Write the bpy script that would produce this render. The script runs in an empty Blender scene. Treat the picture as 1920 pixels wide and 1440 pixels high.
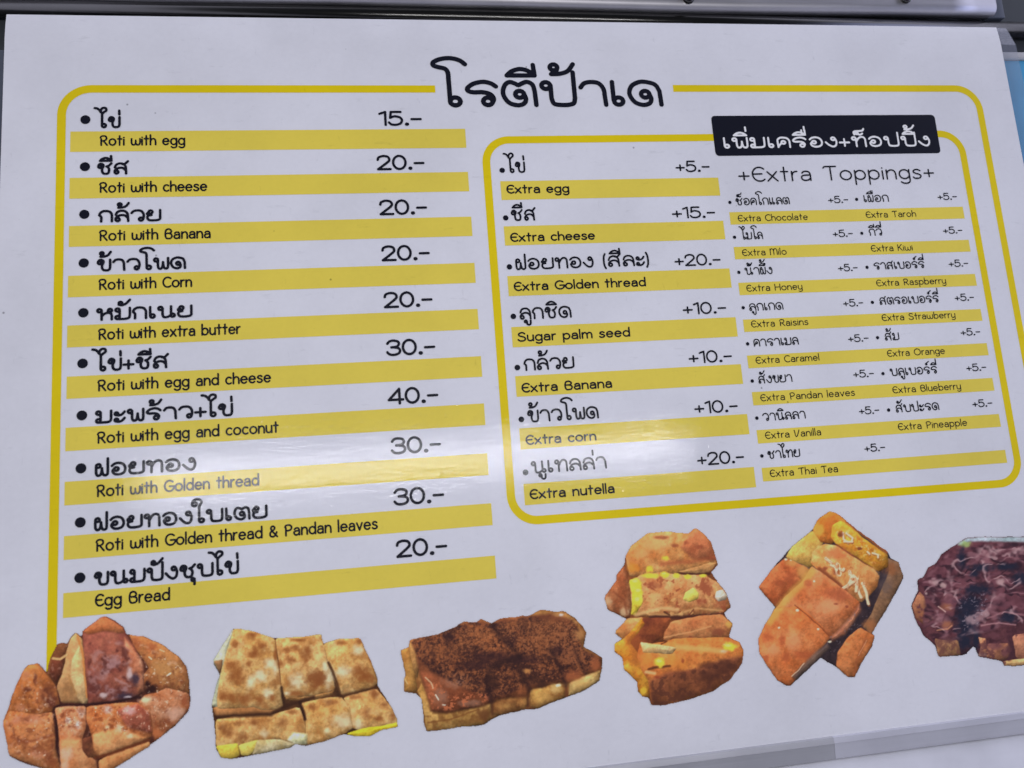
import bpy, math, random
import numpy as np
from mathutils import Matrix, Vector

# ------------------------------------------------------------------ camera, light, exposure
# The menu board lies on the counter: its printed face is the plane z = 0, x to the right, y up the page
# (origin = top left corner of the first price band).  Units are metres.
F_PX, CX, CY = 1357.683, 960.0, 720.0                 # focal length of the phone camera, in pixels of a 1920 px wide frame
_r = np.array([-0.15300089, -0.13082368, -0.06506239])
_t = np.array([-0.21216356, -0.1202489, 0.34804032])
_th = np.linalg.norm(_r); _k = _r / _th
_K = np.array([[0, -_k[2], _k[1]], [_k[2], 0, -_k[0]], [-_k[1], _k[0], 0]])
ROT = np.eye(3) + math.sin(_th) * _K + (1 - math.cos(_th)) * _K @ _K
HINV = np.linalg.inv(np.column_stack([ROT[:, 0], ROT[:, 1], _t]))
CAM = -ROT.T @ _t

def ob(x, y, z=0.0):
    """measurement of the photograph -> point of the horizontal plane at height z"""
    d = ROT.T @ np.array([(x - CX) / F_PX, (y - CY) / F_PX, 1.0])
    s = (-z - CAM[2]) / d[2]
    p = CAM + s * d
    return (float(p[0]), float(-p[1]))

def ob_arr(px, py):
    v = np.stack([(px - CX) / F_PX, (py - CY) / F_PX, np.ones_like(px)])
    p = np.tensordot(HINV, v, axes=1)
    return p[0] / p[2], -p[1] / p[2]

scene = bpy.context.scene
col = scene.collection
cam_d = bpy.data.cameras.new('camera'); cam = bpy.data.objects.new('camera', cam_d); col.objects.link(cam)
S = np.diag([1.0, -1.0, -1.0])
M3 = S @ ROT.T @ S                                    # camera axes in world space
cw = S @ CAM
m = Matrix.Identity(4)
for i in range(3):
    for j in range(3): m[i][j] = M3[i][j]
    m[i][3] = cw[i]
cam.matrix_world = m
cam_d.sensor_fit = 'HORIZONTAL'; cam_d.sensor_width = 36.0
cam_d.lens = F_PX / 1920.0 * 36.0
cam_d.clip_start = 0.01; cam_d.clip_end = 50.0
scene.camera = cam
cam_d.dof.use_dof = True; cam_d.dof.focus_distance = 0.375; cam_d.dof.aperture_fstop = 9.0

scene.render.resolution_x, scene.render.resolution_y = 1024, 768
scene.render.film_transparent = False
scene.render.filter_size = 1.7
vs = scene.view_settings
vs.view_transform = 'Standard'; vs.look = 'None'; vs.exposure = 0.2; vs.gamma = 1.0
try: vs.use_curve_mapping = False
except Exception: pass

# open shade of the market stall: soft bluish light from all round
world = bpy.data.worlds.new('World'); scene.world = world; world.use_nodes = True
wn = world.node_tree; wn.nodes.clear()
wo = wn.nodes.new('ShaderNodeOutputWorld'); wb = wn.nodes.new('ShaderNodeBackground')
# the stall roof overhead is dark, the open sides are bright and bluish
tc = wn.nodes.new('ShaderNodeTexCoord'); sx = wn.nodes.new('ShaderNodeSeparateXYZ'); wr = wn.nodes.new('ShaderNodeValToRGB')
wn.links.new(tc.outputs['Generated'], sx.inputs[0]); wn.links.new(sx.outputs['Z'], wr.inputs['Fac'])
el = wr.color_ramp.elements
SKY = (0.78, 0.79, 1.02)
el[0].position = 0.0; el[0].color = (*SKY, 1)
el[1].position = 0.60; el[1].color = (0.035, 0.037, 0.045, 1)
e = el.new(0.46); e.color = (*SKY, 1)
wb.inputs['Strength'].default_value = 1.62
# world dimmed on the near side, standing in for the photographer's body
yr = wn.nodes.new('ShaderNodeMapRange'); yr.inputs['From Min'].default_value = -0.75; yr.inputs['From Max'].default_value = 0.15
yr.inputs['To Min'].default_value = 0.35; yr.inputs['To Max'].default_value = 1.0
wn.links.new(sx.outputs['Y'], yr.inputs['Value'])
wx = wn.nodes.new('ShaderNodeMix'); wx.data_type = 'RGBA'; wx.blend_type = 'MULTIPLY'; wx.inputs[0].default_value = 1.0
wn.links.new(wr.outputs[0], wx.inputs[6]); wn.links.new(yr.outputs[0], wx.inputs[7])
wn.links.new(wx.outputs[2], wb.inputs['Color'])
wn.links.new(wb.outputs[0], wo.inputs[0])

def area(name, loc, target, sx, sy, power, color):
    d = bpy.data.lights.new(name, 'AREA'); d.shape = 'RECTANGLE'; d.size = sx; d.size_y = sy
    d.energy = power; d.color = color
    o = bpy.data.objects.new(name, d); col.objects.link(o); o.location = loc
    o.rotation_euler = (Vector(target) - Vector(loc)).to_track_quat('-Z', 'Y').to_euler()
    return o
# the fluorescent tube over the counter whose reflection crosses the page
tube = area('tube_lamp', (0.17, -0.130, 0.8), (0.17, -0.130, 0.0), 0.84, 0.020, 2.4, (0.97, 0.96, 1.02))
# added fill lamp, tints the right of the page blue; no such source is seen
area('blue_fill_lamp', (1.75, -0.1, 0.62), (0.4, -0.1, 0.0), 1.0, 0.5, 2.6, (0.36, 0.46, 1.0))

# ------------------------------------------------------------------ helpers
def lin(c):
    c = np.asarray(c, float) / 255.0
    return np.where(c <= 0.04045, c / 12.92, ((c + 0.055) / 1.055) ** 2.4)
WHITE_PX = (184, 186, 208)                             # how the blank white sheet looks in the same light
def ink(rgb, white=WHITE_PX):
    """printed colour of something that looks rgb in this light"""
    return np.clip(lin(rgb) / lin(white) * 0.78, 0.004, 0.86)

def mesh_obj(name, verts, faces, mat, parent=None, label=None):
    me = bpy.data.meshes.new(name); me.from_pydata([tuple(v) for v in verts], [], faces); me.update()
    if mat: me.materials.append(mat)
    o = bpy.data.objects.new(name, me); col.objects.link(o)
    if parent: o.parent = parent
    if label: o['label'] = label
    return o

def tag(o, label, cat=None, group=None, kind=None):
    o['label'] = label
    if cat: o['category'] = cat
    if group: o['group'] = group
    if kind: o['kind'] = kind
    return o

def box(name, x0, x1, y0, y1, z0, z1, mat, parent=None, bevel=0.0, seg=3):
    v = [(x, y, z) for z in (z0, z1) for y in (y0, y1) for x in (x0, x1)]
    f = [(0, 2, 3, 1), (4, 5, 7, 6), (0, 1, 5, 4), (2, 6, 7, 3), (0, 4, 6, 2), (1, 3, 7, 5)]
    o = mesh_obj(name, v, f, mat, parent)
    if bevel:
        b = o.modifiers.new('bevel', 'BEVEL'); b.width = bevel; b.segments = seg; b.limit_method = 'NONE'
        for p in o.data.polygons: p.use_smooth = True
    return o

# ------------------------------------------------------------------ materials
def new_mat(name):
    m = bpy.data.materials.new(name); m.use_nodes = True
    nt = m.node_tree; b = nt.nodes['Principled BSDF']
    return m, nt, b
def N(nt, t, **kw):
    n = nt.nodes.new(t)
    for k, v in kw.items(): setattr(n, k, v)
    return n
def noise(nt, vec, scale, detail=3, rough=0.5):
    n = N(nt, 'ShaderNodeTexNoise'); n.inputs['Scale'].default_value = scale
    n.inputs['Detail'].default_value = detail; n.inputs['Roughness'].default_value = rough
    nt.links.new(vec, n.inputs['Vector']); return n.outputs['Fac']
def ramp(nt, fac, stops):
    r = N(nt, 'ShaderNodeValToRGB'); nt.links.new(fac, r.inputs['Fac'])
    e = r.color_ramp.elements
    while len(e) < len(stops): e.new(0.5)
    for el, (p, c) in zip(e, stops):
        el.position = p; el.color = (c, c, c, 1) if not hasattr(c, '__len__') else (*c, 1)
    return r.outputs['Color']
def mapping(nt, vec, scale, rotz=0.0):
    mp = N(nt, 'ShaderNodeMapping'); mp.inputs['Scale'].default_value = scale
    mp.inputs['Rotation'].default_value = (0, 0, rotz)
    nt.links.new(vec, mp.inputs['Vector']); return mp.outputs['Vector']
def mth(nt, op, a, b=None):
    n = N(nt, 'ShaderNodeMath', operation=op)
    for i, v in enumerate((a, b)):
        if v is None: continue
        if isinstance(v, (int, float)): n.inputs[i].default_value = v
        else: nt.links.new(v, n.inputs[i])
    return n.outputs[0]
def mixc(nt, fac, a, b, mode='MIX'):
    n = N(nt, 'ShaderNodeMix', data_type='RGBA', blend_type=mode)
    for s, v in ((n.inputs[0], fac), (n.inputs[6], a), (n.inputs[7], b)):
        if isinstance(v, (int, float)): s.default_value = v
        elif isinstance(v, (tuple, list, np.ndarray)): s.default_value = (*[float(q) for q in v], 1)
        else: nt.links.new(v, s)
    return n.outputs[2]

def laminate(nt, b):
    """the scuffed glossy film over the print: fine scratches and a little waviness in its normal"""
    pos = N(nt, 'ShaderNodeNewGeometry').outputs['Position']
    wav = noise(nt, pos, 22, 2)
    mid = noise(nt, mapping(nt, pos, (170, 400, 1), 0.15), 1.0, 4, 0.62)
    s1 = noise(nt, mapping(nt, pos, (160, 1100, 1), 0.35), 1.0, 3, 0.6)
    s2 = noise(nt, mapping(nt, pos, (1100, 220, 1), -0.5), 1.0, 3, 0.6)
    fine = noise(nt, pos, 900, 3, 0.6)
    h = mth(nt, 'ADD', mth(nt, 'MULTIPLY', wav, 0.00025), mth(nt, 'MULTIPLY', mth(nt, 'ADD', mth(nt, 'ADD', s1, s2), fine), SCUFF))
    h = mth(nt, 'ADD', h, mth(nt, 'MULTIPLY', mid, 0.00005))
    bp = N(nt, 'ShaderNodeBump'); bp.inputs['Strength'].default_value = 1.0; bp.inputs['Distance'].default_value = 1.0
    nt.links.new(h, bp.inputs['Height'])
    nt.links.new(bp.outputs['Normal'], b.inputs['Coat Normal'])
    b.inputs['Coat Weight'].default_value = 0.42; b.inputs['Coat Roughness'].default_value = 0.045
    b.inputs['Roughness'].default_value = 0.45; b.inputs['Specular IOR Level'].default_value = 0.12
    return pos
SCUFF = 0.000018

def grime(nt, pos, c):
    """handling wear on the sheet: faint smudges, short scuffs and specks of dirt"""
    sm = ramp(nt, noise(nt, pos, 14, 5, 0.62), [(0.30, 0.90), (0.60, 1.0)])
    sc = ramp(nt, noise(nt, mapping(nt, pos, (60, 190, 1), 0.5), 1.0, 4, 0.7), [(0.62, 1.0), (0.78, 0.84)])
    sc2 = ramp(nt, noise(nt, mapping(nt, pos, (190, 70, 1), 0.9), 1.3, 4, 0.7), [(0.64, 1.0), (0.80, 0.84)])
    v = N(nt, 'ShaderNodeTexVoronoi'); v.inputs['Scale'].default_value = 75; nt.links.new(pos, v.inputs['Vector'])
    ds = ramp(nt, v.outputs['Distance'], [(0.025, 0.45), (0.05, 1.0)])
    keep = ramp(nt, N_sep(nt, v.outputs['Color']), [(0.84, 1.0), (0.845, 0.0)])
    sp = mixc(nt, keep, ds, (1, 1, 1))
    c = mixc(nt, 1.0, c, sm, 'MULTIPLY'); c = mixc(nt, 1.0, c, sc, 'MULTIPLY'); c = mixc(nt, 1.0, c, sc2, 'MULTIPLY')
    return mixc(nt, 1.0, c, sp, 'MULTIPLY')
def N_sep(nt, colsock):
    s = N(nt, 'ShaderNodeSeparateColor'); nt.links.new(colsock, s.inputs[0]); return s.outputs[0]

def print_mat(name, rgb, dirt=True, attr=None):
    m, nt, b = new_mat(name); pos = laminate(nt, b)
    if attr:
        a = N(nt, 'ShaderNodeAttribute'); a.attribute_name = attr; c = a.outputs['Color']
    else:
        c = mixc(nt, noise(nt, pos, 420, 2), rgb * 0.97, np.minimum(rgb * 1.03, 0.9))
    if dirt: c = grime(nt, pos, c)
    nt.links.new(c, b.inputs['Base Color'])
    return m
M_SHEET = print_mat('white_sheet', np.array([0.78, 0.78, 0.78]))
M_FRAME = print_mat('yellow_frame_print', ink((187, 168, 8)))
M_BAND = print_mat('pale_yellow_print', ink((190, 174, 74)))
M_TEXT = print_mat('black_print', ink((9, 11, 26)), dirt=False)
M_REV = print_mat('white_lettering', ink((190, 192, 210)), dirt=False)
M_FOOD = print_mat('photo_print', None, dirt=False, attr='print_color')

def metal(name, base, rough, brush=(30, 900, 30), streak=0.12, metallic=1.0):
    m, nt, b = new_mat(name); pos = N(nt, 'ShaderNodeNewGeometry').outputs['Position']
    f = noise(nt, mapping(nt, pos, brush), 1.0, 4, 0.6)
    c = mixc(nt, f, np.array(base) * (1 - streak), np.array(base) * (1 + streak))
    sm = ramp(nt, noise(nt, pos, 22, 4, 0.6), [(0.3, 0.85), (0.65, 1.0)])
    nt.links.new(mixc(nt, 1.0, c, sm, 'MULTIPLY'), b.inputs['Base Color'])
    r = N(nt, 'ShaderNodeMapRange'); r.inputs['To Min'].default_value = rough * 0.8; r.inputs['To Max'].default_value = rough * 1.25
    nt.links.new(f, r.inputs['Value']); nt.links.new(r.outputs[0], b.inputs['Roughness'])
    b.inputs['Metallic'].default_value = metallic
    return m
M_CHROME = metal('polished_steel', (0.08, 0.078, 0.074), 0.20, (8, 500, 500))
M_STEEL = metal('brushed_steel', (0.50, 0.49, 0.50), 0.45, (12, 500, 40))
M_DARKSTEEL = metal('dull_dark_steel', (0.055, 0.062, 0.066), 0.5, (200, 30, 30), metallic=0.3)
M_POST = metal('grey_painted_steel', (0.075, 0.088, 0.115), 0.45, (300, 30, 30), metallic=0.0)
M_ALU = metal('aluminium_dull_reflection', (0.46, 0.46, 0.47), 0.42, (6, 900, 40), 0.14, metallic=0.35)  # left length: its darker reflection is put into the base colour
M_ALU2 = metal('aluminium_bright_reflection', (0.53, 0.53, 0.56), 0.38, (6, 900, 40), 0.07, metallic=0.1)  # same metal right of the seam, brighter reflection put into the base colour
M_PANEL = metal('white_enamel', (0.72, 0.72, 0.74), 0.35, (10, 200, 40), 0.03, metallic=0.0)
M_CYAN = metal('cyan_plastic', (0.05, 0.40, 0.70), 0.35, (40, 60, 40), 0.05, metallic=0.0)
M_RIM = metal('white_plastic', (0.62, 0.62, 0.62), 0.35, (40, 60, 40), 0.03, metallic=0.0)
M_FILM, _nt, _b = new_mat('clear_film')
_nt.nodes.remove(_b)
_o = _nt.nodes['Material Output']; _tr = N(_nt, 'ShaderNodeBsdfTransparent'); _df = N(_nt, 'ShaderNodeBsdfDiffuse'); _gl = N(_nt, 'ShaderNodeBsdfGlossy')
_tr.inputs[0].default_value = (0.93, 0.93, 0.93, 1); _df.inputs[0].default_value = (0.62, 0.68, 0.85, 1)
_gl.inputs['Roughness'].default_value = 0.12
_m1 = N(_nt, 'ShaderNodeMixShader'); _m1.inputs[0].default_value = 0.08
_m2 = N(_nt, 'ShaderNodeMixShader'); _m2.inputs[0].default_value = 0.06
_nt.links.new(_tr.outputs[0], _m1.inputs[1]); _nt.links.new(_df.outputs[0], _m1.inputs[2])
_nt.links.new(_m1.outputs[0], _m2.inputs[1]); _nt.links.new(_gl.outputs[0], _m2.inputs[2])
_nt.links.new(_m2.outputs[0], _o.inputs[0])

# ------------------------------------------------------------------ stroke lettering
def spl(*pts, n=7):
    """smooth stroke through the points"""
    p = np.array(pts, float)
    if len(p) < 3: return p
    q = np.vstack([2 * p[0] - p[1], p, 2 * p[-1] - p[-2]])
    out = []
    t = np.linspace(0, 1, n, endpoint=False)[:, None]
    for i in range(1, len(q) - 2):
        a, b, c, d = q[i - 1:i + 3]
        out.append(0.5 * (2 * b + (c - a) * t + (2 * a - 5 * b + 4 * c - d) * t ** 2 + (-a + 3 * b - 3 * c + d) * t ** 3))
    out.append(p[-1:])
    return np.vstack(out)
def ln(*pts): return np.array(pts, float)
def lp(cx, cy, rx, ry=None, a0=0, a1=360, n=18):
    ry = rx if ry is None else ry
    a = np.radians(np.linspace(a0, a1, n + 1))
    return np.stack([cx + rx * np.cos(a), cy + ry * np.sin(a)], 1)

LAT = {}   # glyph -> (advance ink width, strokes); x-height .66, capitals 1
X = 0.66
def bowl(cx, rx=.27): return lp(cx, .33, rx, .33, n=24)
LAT['a'] = (.50, [spl((.06, .54), (.14, .63), (.27, .66), (.42, .60), (.48, .42)), ln((.48, .42), (.48, 0)), spl((.48, .38), (.25, .38), (.06, .33), (.01, .18), (.08, .04), (.22, 0), (.38, .05), (.48, .18))])
LAT['b'] = (.54, [ln((0, 1.06), (0, 0)), bowl(.27)])
LAT['c'] = (.46, [lp(.27, .33, .27, .33, 48, 312)])
LAT['d'] = (.54, [ln((.54, 1.06), (.54, 0)), bowl(.27)])
LAT['e'] = (.54, [ln((.01, .35), (.53, .35)), lp(.27, .33, .27, .33, 4, 318, 22)])
LAT['g'] = (.54, [bowl(.27), ln((.54, .66), (.54, -.08)), spl((.54, -.08), (.50, -.25), (.36, -.34), (.18, -.33), (.05, -.24))])
LAT['h'] = (.48, [ln((0, 1.06), (0, 0)), spl((0, .36), (.08, .56), (.25, .66), (.42, .58), (.48, .38)), ln((.48, .38), (.48, 0))])
LAT['i'] = (.02, [ln((0, .60), (0, 0)), ln((0, .81), (.001, .81))])
LAT['l'] = (.02, [ln((0, 1.08), (0, 0))])
LAT['m'] = (.82, [ln((0, .66), (0, 0)), spl((0, .38), (.07, .57), (.21, .66), (.36, .58), (.41, .38)), ln((.41, .38), (.41, 0)), spl((.41, .38), (.48, .57), (.62, .66), (.77, .58), (.82, .38)), ln((.82, .38), (.82, 0))])
LAT['n'] = (.48, [ln((0, .66), (0, 0)), spl((0, .36), (.08, .56), (.25, .66), (.42, .58), (.48, .38)), ln((.48, .38), (.48, 0))])
LAT['o'] = (.58, [lp(.29, .33, .29, .33, n=24)])
LAT['p'] = (.54, [ln((0, .66), (0, -.36)), bowl(.27)])
LAT['r'] = (.28, [ln((0, .66), (0, 0)), spl((0, .34), (.06, .54), (.16, .64), (.28, .66))])
LAT['s'] = (.42, [spl((.40, .57), (.30, .65), (.18, .66), (.06, .59), (.05, .46), (.18, .37), (.32, .31), (.42, .20), (.36, .05), (.21, 0), (.08, .02), (0, .10))])
LAT['t'] = (.36, [ln((.17, .98), (.17, 0)), ln((0, .66), (.36, .66))])
LAT['u'] = (.48, [ln((0, .66), (0, .26)), spl((0, .26), (.05, .08), (.22, 0), (.40, .09), (.48, .28)), ln((.48, .66), (.48, 0))])
LAT['v'] = (.48, [ln((0, .66), (.24, 0)), ln((.24, 0), (.48, .66))])
LAT['w'] = (.78, [spl((0, .66), (0, .25), (.07, .05), (.20, 0), (.33, .07), (.38, .25), (.38, .5)), spl((.38, .25), (.45, .06), (.58, 0), (.71, .06), (.78, .25), (.78, .66))])
LAT['x'] = (.50, [ln((0, .66), (.50, 0)), ln((.48, .66), (0, 0))])
LAT['y'] = (.48, [ln((0, .66), (0, .28)), spl((0, .28), (.05, .1), (.22, .02), (.40, .10), (.48, .28)), ln((.48, .66), (.48, -.08)), spl((.48, -.08), (.44, -.25), (.30, -.34), (.14, -.33), (.02, -.24))])
LAT['B'] = (.60, [spl((.34, .55), (.50, .62), (.54, .80), (.42, .96), (.25, 1.0), (.08, .90), (.02, .70), (.0, .5), (.03, .2), (.12, .03), (.30, 0), (.50, .05), (.60, .25), (.54, .45), (.34, .55)), ln((.02, .55), (.36, .55))])
LAT['C'] = (.66, [lp(.42, .5, .42, .5, 50, 310, 22)])
LAT['E'] = (.56, [lp(.36, .5, .36, .5, 48, 312, 22), ln((.0, .52), (.48, .52))])
LAT['G'] = (.74, [lp(.42, .5, .42, .5, 48, 345, 22), ln((.83, .46), (.42, .46))])
LAT['H'] = (.66, [ln((0, 1), (0, 0)), ln((.66, 1), (.66, 0)), ln((0, .52), (.66, .52))])
LAT['K'] = (.56, [ln((0, 1), (0, 0)), ln((.52, 1), (.02, .45)), ln((.16, .6), (.56, 0))])
LAT['M'] = (.90, [ln((0, .98), (0, 0)), spl((0, .6), (.08, .9), (.23, 1.0), (.39, .9), (.45, .62)), ln((.45, .62), (.45, 0)), spl((.45, .6), (.53, .9), (.68, 1.0), (.84, .9), (.9, .62)), ln((.9, .62), (.9, 0))])
LAT['O'] = (.84, [lp(.42, .5, .42, .5, n=26)])
LAT['P'] = (.58, [ln((.07, .72), (.07, 0)), spl((0, .80), (.08, .95), (.28, 1.0), (.48, .95), (.58, .76), (.50, .55), (.30, .47), (.07, .46))])
LAT['R'] = (.62, [ln((.07, .66), (.07, 0)), spl((0, .80), (.08, .95), (.28, 1.0), (.48, .95), (.56, .77), (.50, .58), (.32, .48), (.09, .46)), ln((.28, .46), (.62, 0))])
LAT['S'] = (.62, [spl((.58, .86), (.46, .98), (.28, 1.0), (.10, .90), (.08, .70), (.24, .57), (.46, .49), (.61, .33), (.56, .10), (.34, 0), (.14, .03), (0, .17))])
LAT['T'] = (.66, [ln((.36, .98), (.36, 0)), spl((0, .88), (.06, .96), (.16, .98), (.66, .98))])
LAT['V'] = (.62, [ln((0, 1), (.06, .6)), spl((.06, .6), (.1, .2), (.2, 0), (.36, .2), (.62, 1))])
LAT['&'] = (.66, [spl((.66, 0), (.42, .28), (.14, .68), (.14, .90), (.28, 1.0), (.43, .88), (.40, .70), (.16, .52), (.03, .30), (.08, .08), (.26, 0), (.46, .10), (.62, .42))])
LAT['0'] = (.60, [lp(.30, .5, .30, .5, n=26)])
LAT['1'] = (.28, [ln((0, .86), (.26, 1), (.26, 0))])
LAT['2'] = (.62, [spl((.02, .72), (.07, .90), (.28, 1.0), (.50, .94), (.58, .74), (.50, .54), (.02, 0)), ln((.02, 0), (.62, 0))])
LAT['3'] = (.60, [spl((.02, .80), (.12, .95), (.30, 1.0), (.50, .93), (.56, .76), (.48, .59), (.30, .53)), ln((.20, .53), (.30, .53)), spl((.30, .53), (.52, .46), (.60, .28), (.52, .08), (.30, 0), (.10, .05), (0, .2))])
LAT['4'] = (.66, [ln((.50, 0), (.50, 1), (0, .26), (.66, .26))])
LAT['5'] = (.60, [ln((.55, 1), (.10, 1), (.06, .54)), spl((.06, .54), (.18, .63), (.32, .65), (.52, .56), (.60, .34), (.52, .10), (.30, 0), (.10, .04), (0, .18))])
LAT['.'] = (.17, [lp(.085, .045, .045, .045, n=8), ln((.06, .045), (.11, .045))])
LAT['-'] = (.42, [ln((.0, .43), (.42, .43))])
LAT['+'] = (.50, [ln((0, .38), (.50, .38)), ln((.25, .64), (.25, .12))])
LAT['('] = (.16, [spl((.14, 1.25), (.03, .95), (0, .5), (.03, .1), (.14, -.2))])
LAT[')'] = (.16, [spl((0, 1.25), (.11, .95), (.14, .5), (.11, .1), (0, -.2))])
LAT[' '] = (.30, [])

TH = {}    # looped Thai, consonant height 1
hd = lambda cx=.16, cy=.84, r=.15: lp(cx, cy, r, n=14)
TH['ก'] = (.95, [spl((.14, 0), (.15, .35), (.12, .48), (.0, .60)), spl((.0, .60), (.06, .80), (.25, .97), (.50, 1.0), (.78, .93), (.93, .70), (.95, .4)), ln((.95, .4), (.95, 0))])
TH['ข'] = (.98, [hd(.17, .74, .14), spl((.05, .82), (.14, .97), (.30, 1.0), (.45, .88), (.44, .68), (.36, .5), (.36, .25), (.46, .05), (.68, 0), (.90, .06), (.98, .28)), ln((.98, .28), (.98, 1))])
TH['ช'] = (1.12, [hd(.17, .72, .14), spl((.05, .80), (.14, .95), (.30, .98), (.45, .87), (.44, .68), (.36, .5), (.36, .25), (.46, .05), (.66, 0), (.86, .06), (.93, .28), (.92, .5), (.80, .68)), spl((.72, .72), (.92, .80), (1.12, 1.02))])
TH['ค'] = (.98, [ln((.08, 0), (.06, .45)), spl((.06, .45), (.08, .78), (.28, .98), (.52, 1.0), (.80, .93), (.96, .68), (.98, .4)), ln((.98, .4), (.98, 0)), hd(.50, .50, .15), spl((.36, .44), (.25, .30), (.08, .06))])
TH['ง'] = (.86, [hd(.62, .83, .15), spl((.78, .84), (.86, .55), (.82, .22), (.68, .03), (.48, .02), (.25, .18), (.02, .46))])
TH['ด'] = (1.12, [hd(.56, .46, .15), spl((.71, .46), (.76, .25), (.68, .06), (.45, -.01), (.16, .12), (.0, .48), (.10, .82), (.38, 1.0), (.66, 1.0), (.95, .88), (1.08, .6)), ln((1.08, .6), (1.10, 0))])
TH['ต'] = (1.12, [hd(.56, .46, .15), spl((.71, .46), (.76, .25), (.68, .06), (.45, -.01), (.16, .12), (.0, .48), (.07, .84), (.24, .99), (.42, .93), (.54, .86), (.66, .93), (.84, 1.0), (1.02, .88), (1.08, .6)), ln((1.08, .6), (1.10, 0))])
TH['ท'] = (1.05, [hd(.15), ln((.31, .84), (.31, 0)), spl((.31, .48), (.48, .80), (.68, .98), (.90, .97), (1.02, .80), (1.04, .5)), ln((1.04, .5), (1.05, 0))])
TH['น'] = (1.20, [hd(.15), ln((.31, .84), (.31, .25)), spl((.31, .25), (.38, .05), (.55, 0), (.75, .06), (.95, .22)), hd(1.07, .16, .14), ln((.94, 1), (.94, .2))])
TH['บ'] = (1.12, [hd(.15), ln((.31, .84), (.31, .28)), spl((.31, .28), (.38, .06), (.58, 0), (.86, 0), (1.06, .07), (1.12, .28)), ln((1.12, .28), (1.12, 1))])
TH['ป'] = (1.12, [hd(.15), ln((.31, .84), (.31, .28)), spl((.31, .28), (.38, .06), (.58, 0), (.86, 0), (1.06, .07), (1.12, .28)), ln((1.12, .28), (1.12, 1.42))])
def _w(x, right): return [spl((x, .84), (x, .25), (x + .07, .04), (x + .18, 0), (x + .31, .08), (x + .38, .35), (x + .40, .62)), spl((x + .40, .62), (x + .42, .35), (x + .49, .08), (x + .62, 0), (x + .74, .05), (x + .80, .25), (x + .80, right))]
TH['พ'] = (1.10, [hd(.15)] + _w(.30, 1.0))
TH['ผ'] = (.82, [hd(.17)] + _w(.02, 1.0))
TH['ฝ'] = (.82, [hd(.17)] + _w(.02, 1.45))
TH['ม'] = (1.05, [hd(.15), ln((.30, .84), (.30, .16)), hd(.15, .15), spl((.15, .0), (.50, 0), (.82, .02), (1.0, .12), (1.05, .35)), ln((1.05, .35), (1.05, 1))])
TH['ย'] = (1.02, [hd(.28, .82, .15), spl((.13, .80), (.02, .68), (.10, .54), (.34, .52)), spl((.34, .52), (.10, .46), (.04, .25), (.16, .05), (.45, 0), (.82, .03), (1.0, .14), (1.02, .38)), ln((1.02, .38), (1.02, 1))])
TH['ร'] = (1.02, [spl((1.0, .80), (.84, .93), (.58, 1.0), (.26, .92), (.06, .75), (.05, .62), (.22, .55), (.55, .55), (.80, .46), (.90, .28), (.87, .15)), hd(.70, .16, .16)])
TH['ล'] = (1.0, [spl((.06, .62), (.18, .88), (.45, 1.0), (.75, .95), (.94, .72), (.98, .4)), ln((.98, .4), (1.0, 0)), spl((.97, .30), (.80, .50), (.55, .58), (.25, .50), (.06, .30), (.05, .12)), hd(.20, .15, .15)])
TH['ว'] = (.95, [spl((.02, .76), (.18, .94), (.48, 1.0), (.76, .93), (.92, .68), (.95, .4), (.90, .16)), hd(.74, .15, .15)])
TH['ส'] = (1.14, TH['ล'][1] + [spl((.68, .93), (.90, .96), (1.14, 1.20))])
TH['ห'] = (1.08, [hd(.15), ln((.31, .84), (.31, 0)), spl((.31, .30), (.55, .56), (.82, .62), (1.0, .52), (1.05, .3)), ln((1.05, .3), (1.05, 0)), hd(.92, .84, .14), spl((.79, .80), (.76, .70), (.85, .62))])
TH['อ'] = (1.0, [spl((.05, .78), (.24, .95), (.55, 1.0), (.86, .84), (.98, .48), (.88, .15), (.58, 0), (.25, .06), (.10, .30), (.20, .50)), hd(.36, .48, .15)])
TH['า'] = (.86, [spl((.02, .76), (.16, .94), (.42, 1.0), (.68, .93), (.82, .68), (.84, .4)), ln((.84, .4), (.86, 0))])
TH['ะ'] = (.72, [hd(.14, .70, .12), spl((.14, .58), (.34, .55), (.55, .64), (.72, .86)), hd(.14, .14, .12), spl((.14, .02), (.34, -.01), (.55, .08), (.72, .30))])
TH['เ'] = (.44, [ln((.07, 1), (.07, .2)), hd(.24, .16, .16)])
TH['แ'] = (.98, [ln((.07, 1), (.07, .2)), hd(.22, .15, .15), ln((.60, 1), (.60, .2)), hd(.75, .15, .15)])
TH['โ'] = (.88, [spl((1.10, 1.76), (.92, 1.93), (.62, 2.02), (.30, 1.98), (.06, 1.85), (.04, 1.71), (.2, 1.63), (.42, 1.56), (.51, 1.40), (.52, 1.1)), ln((.52, 1.1), (.53, .2)), hd(.70, .16, .17)])
TH['ไ'] = (.90, [spl((-.10, 1.92), (.12, 1.88), (.32, 1.70), (.44, 1.50)), spl((.44, 1.50), (.46, 1.76), (.64, 1.94), (.88, 1.90), (.92, 1.68), (.74, 1.52), (.56, 1.36)), ln((.56, 1.40), (.56, .2)), hd(.73, .16, .17)])
TH['ใ'] = (.90, [hd(.22, 1.58, .16), spl((.06, 1.60), (.12, 1.86), (.36, 2.0), (.62, 1.94), (.74, 1.72), (.62, 1.46), (.56, 1.2)), ln((.56, 1.2), (.56, .2)), hd(.73, .16, .17)])
for k_, d_ in (('โ', .20), ('ไ', .40), ('ใ', .24)):
    TH[k_] = (TH[k_][0] - d_, [q_ - (d_, 0) for q_ in TH[k_][1]])
for k, v in LAT.items():
    if k not in 'aeghilmnoprstuvwxybcdBCEGHKMOPRSTV&': TH[k] = v
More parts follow.
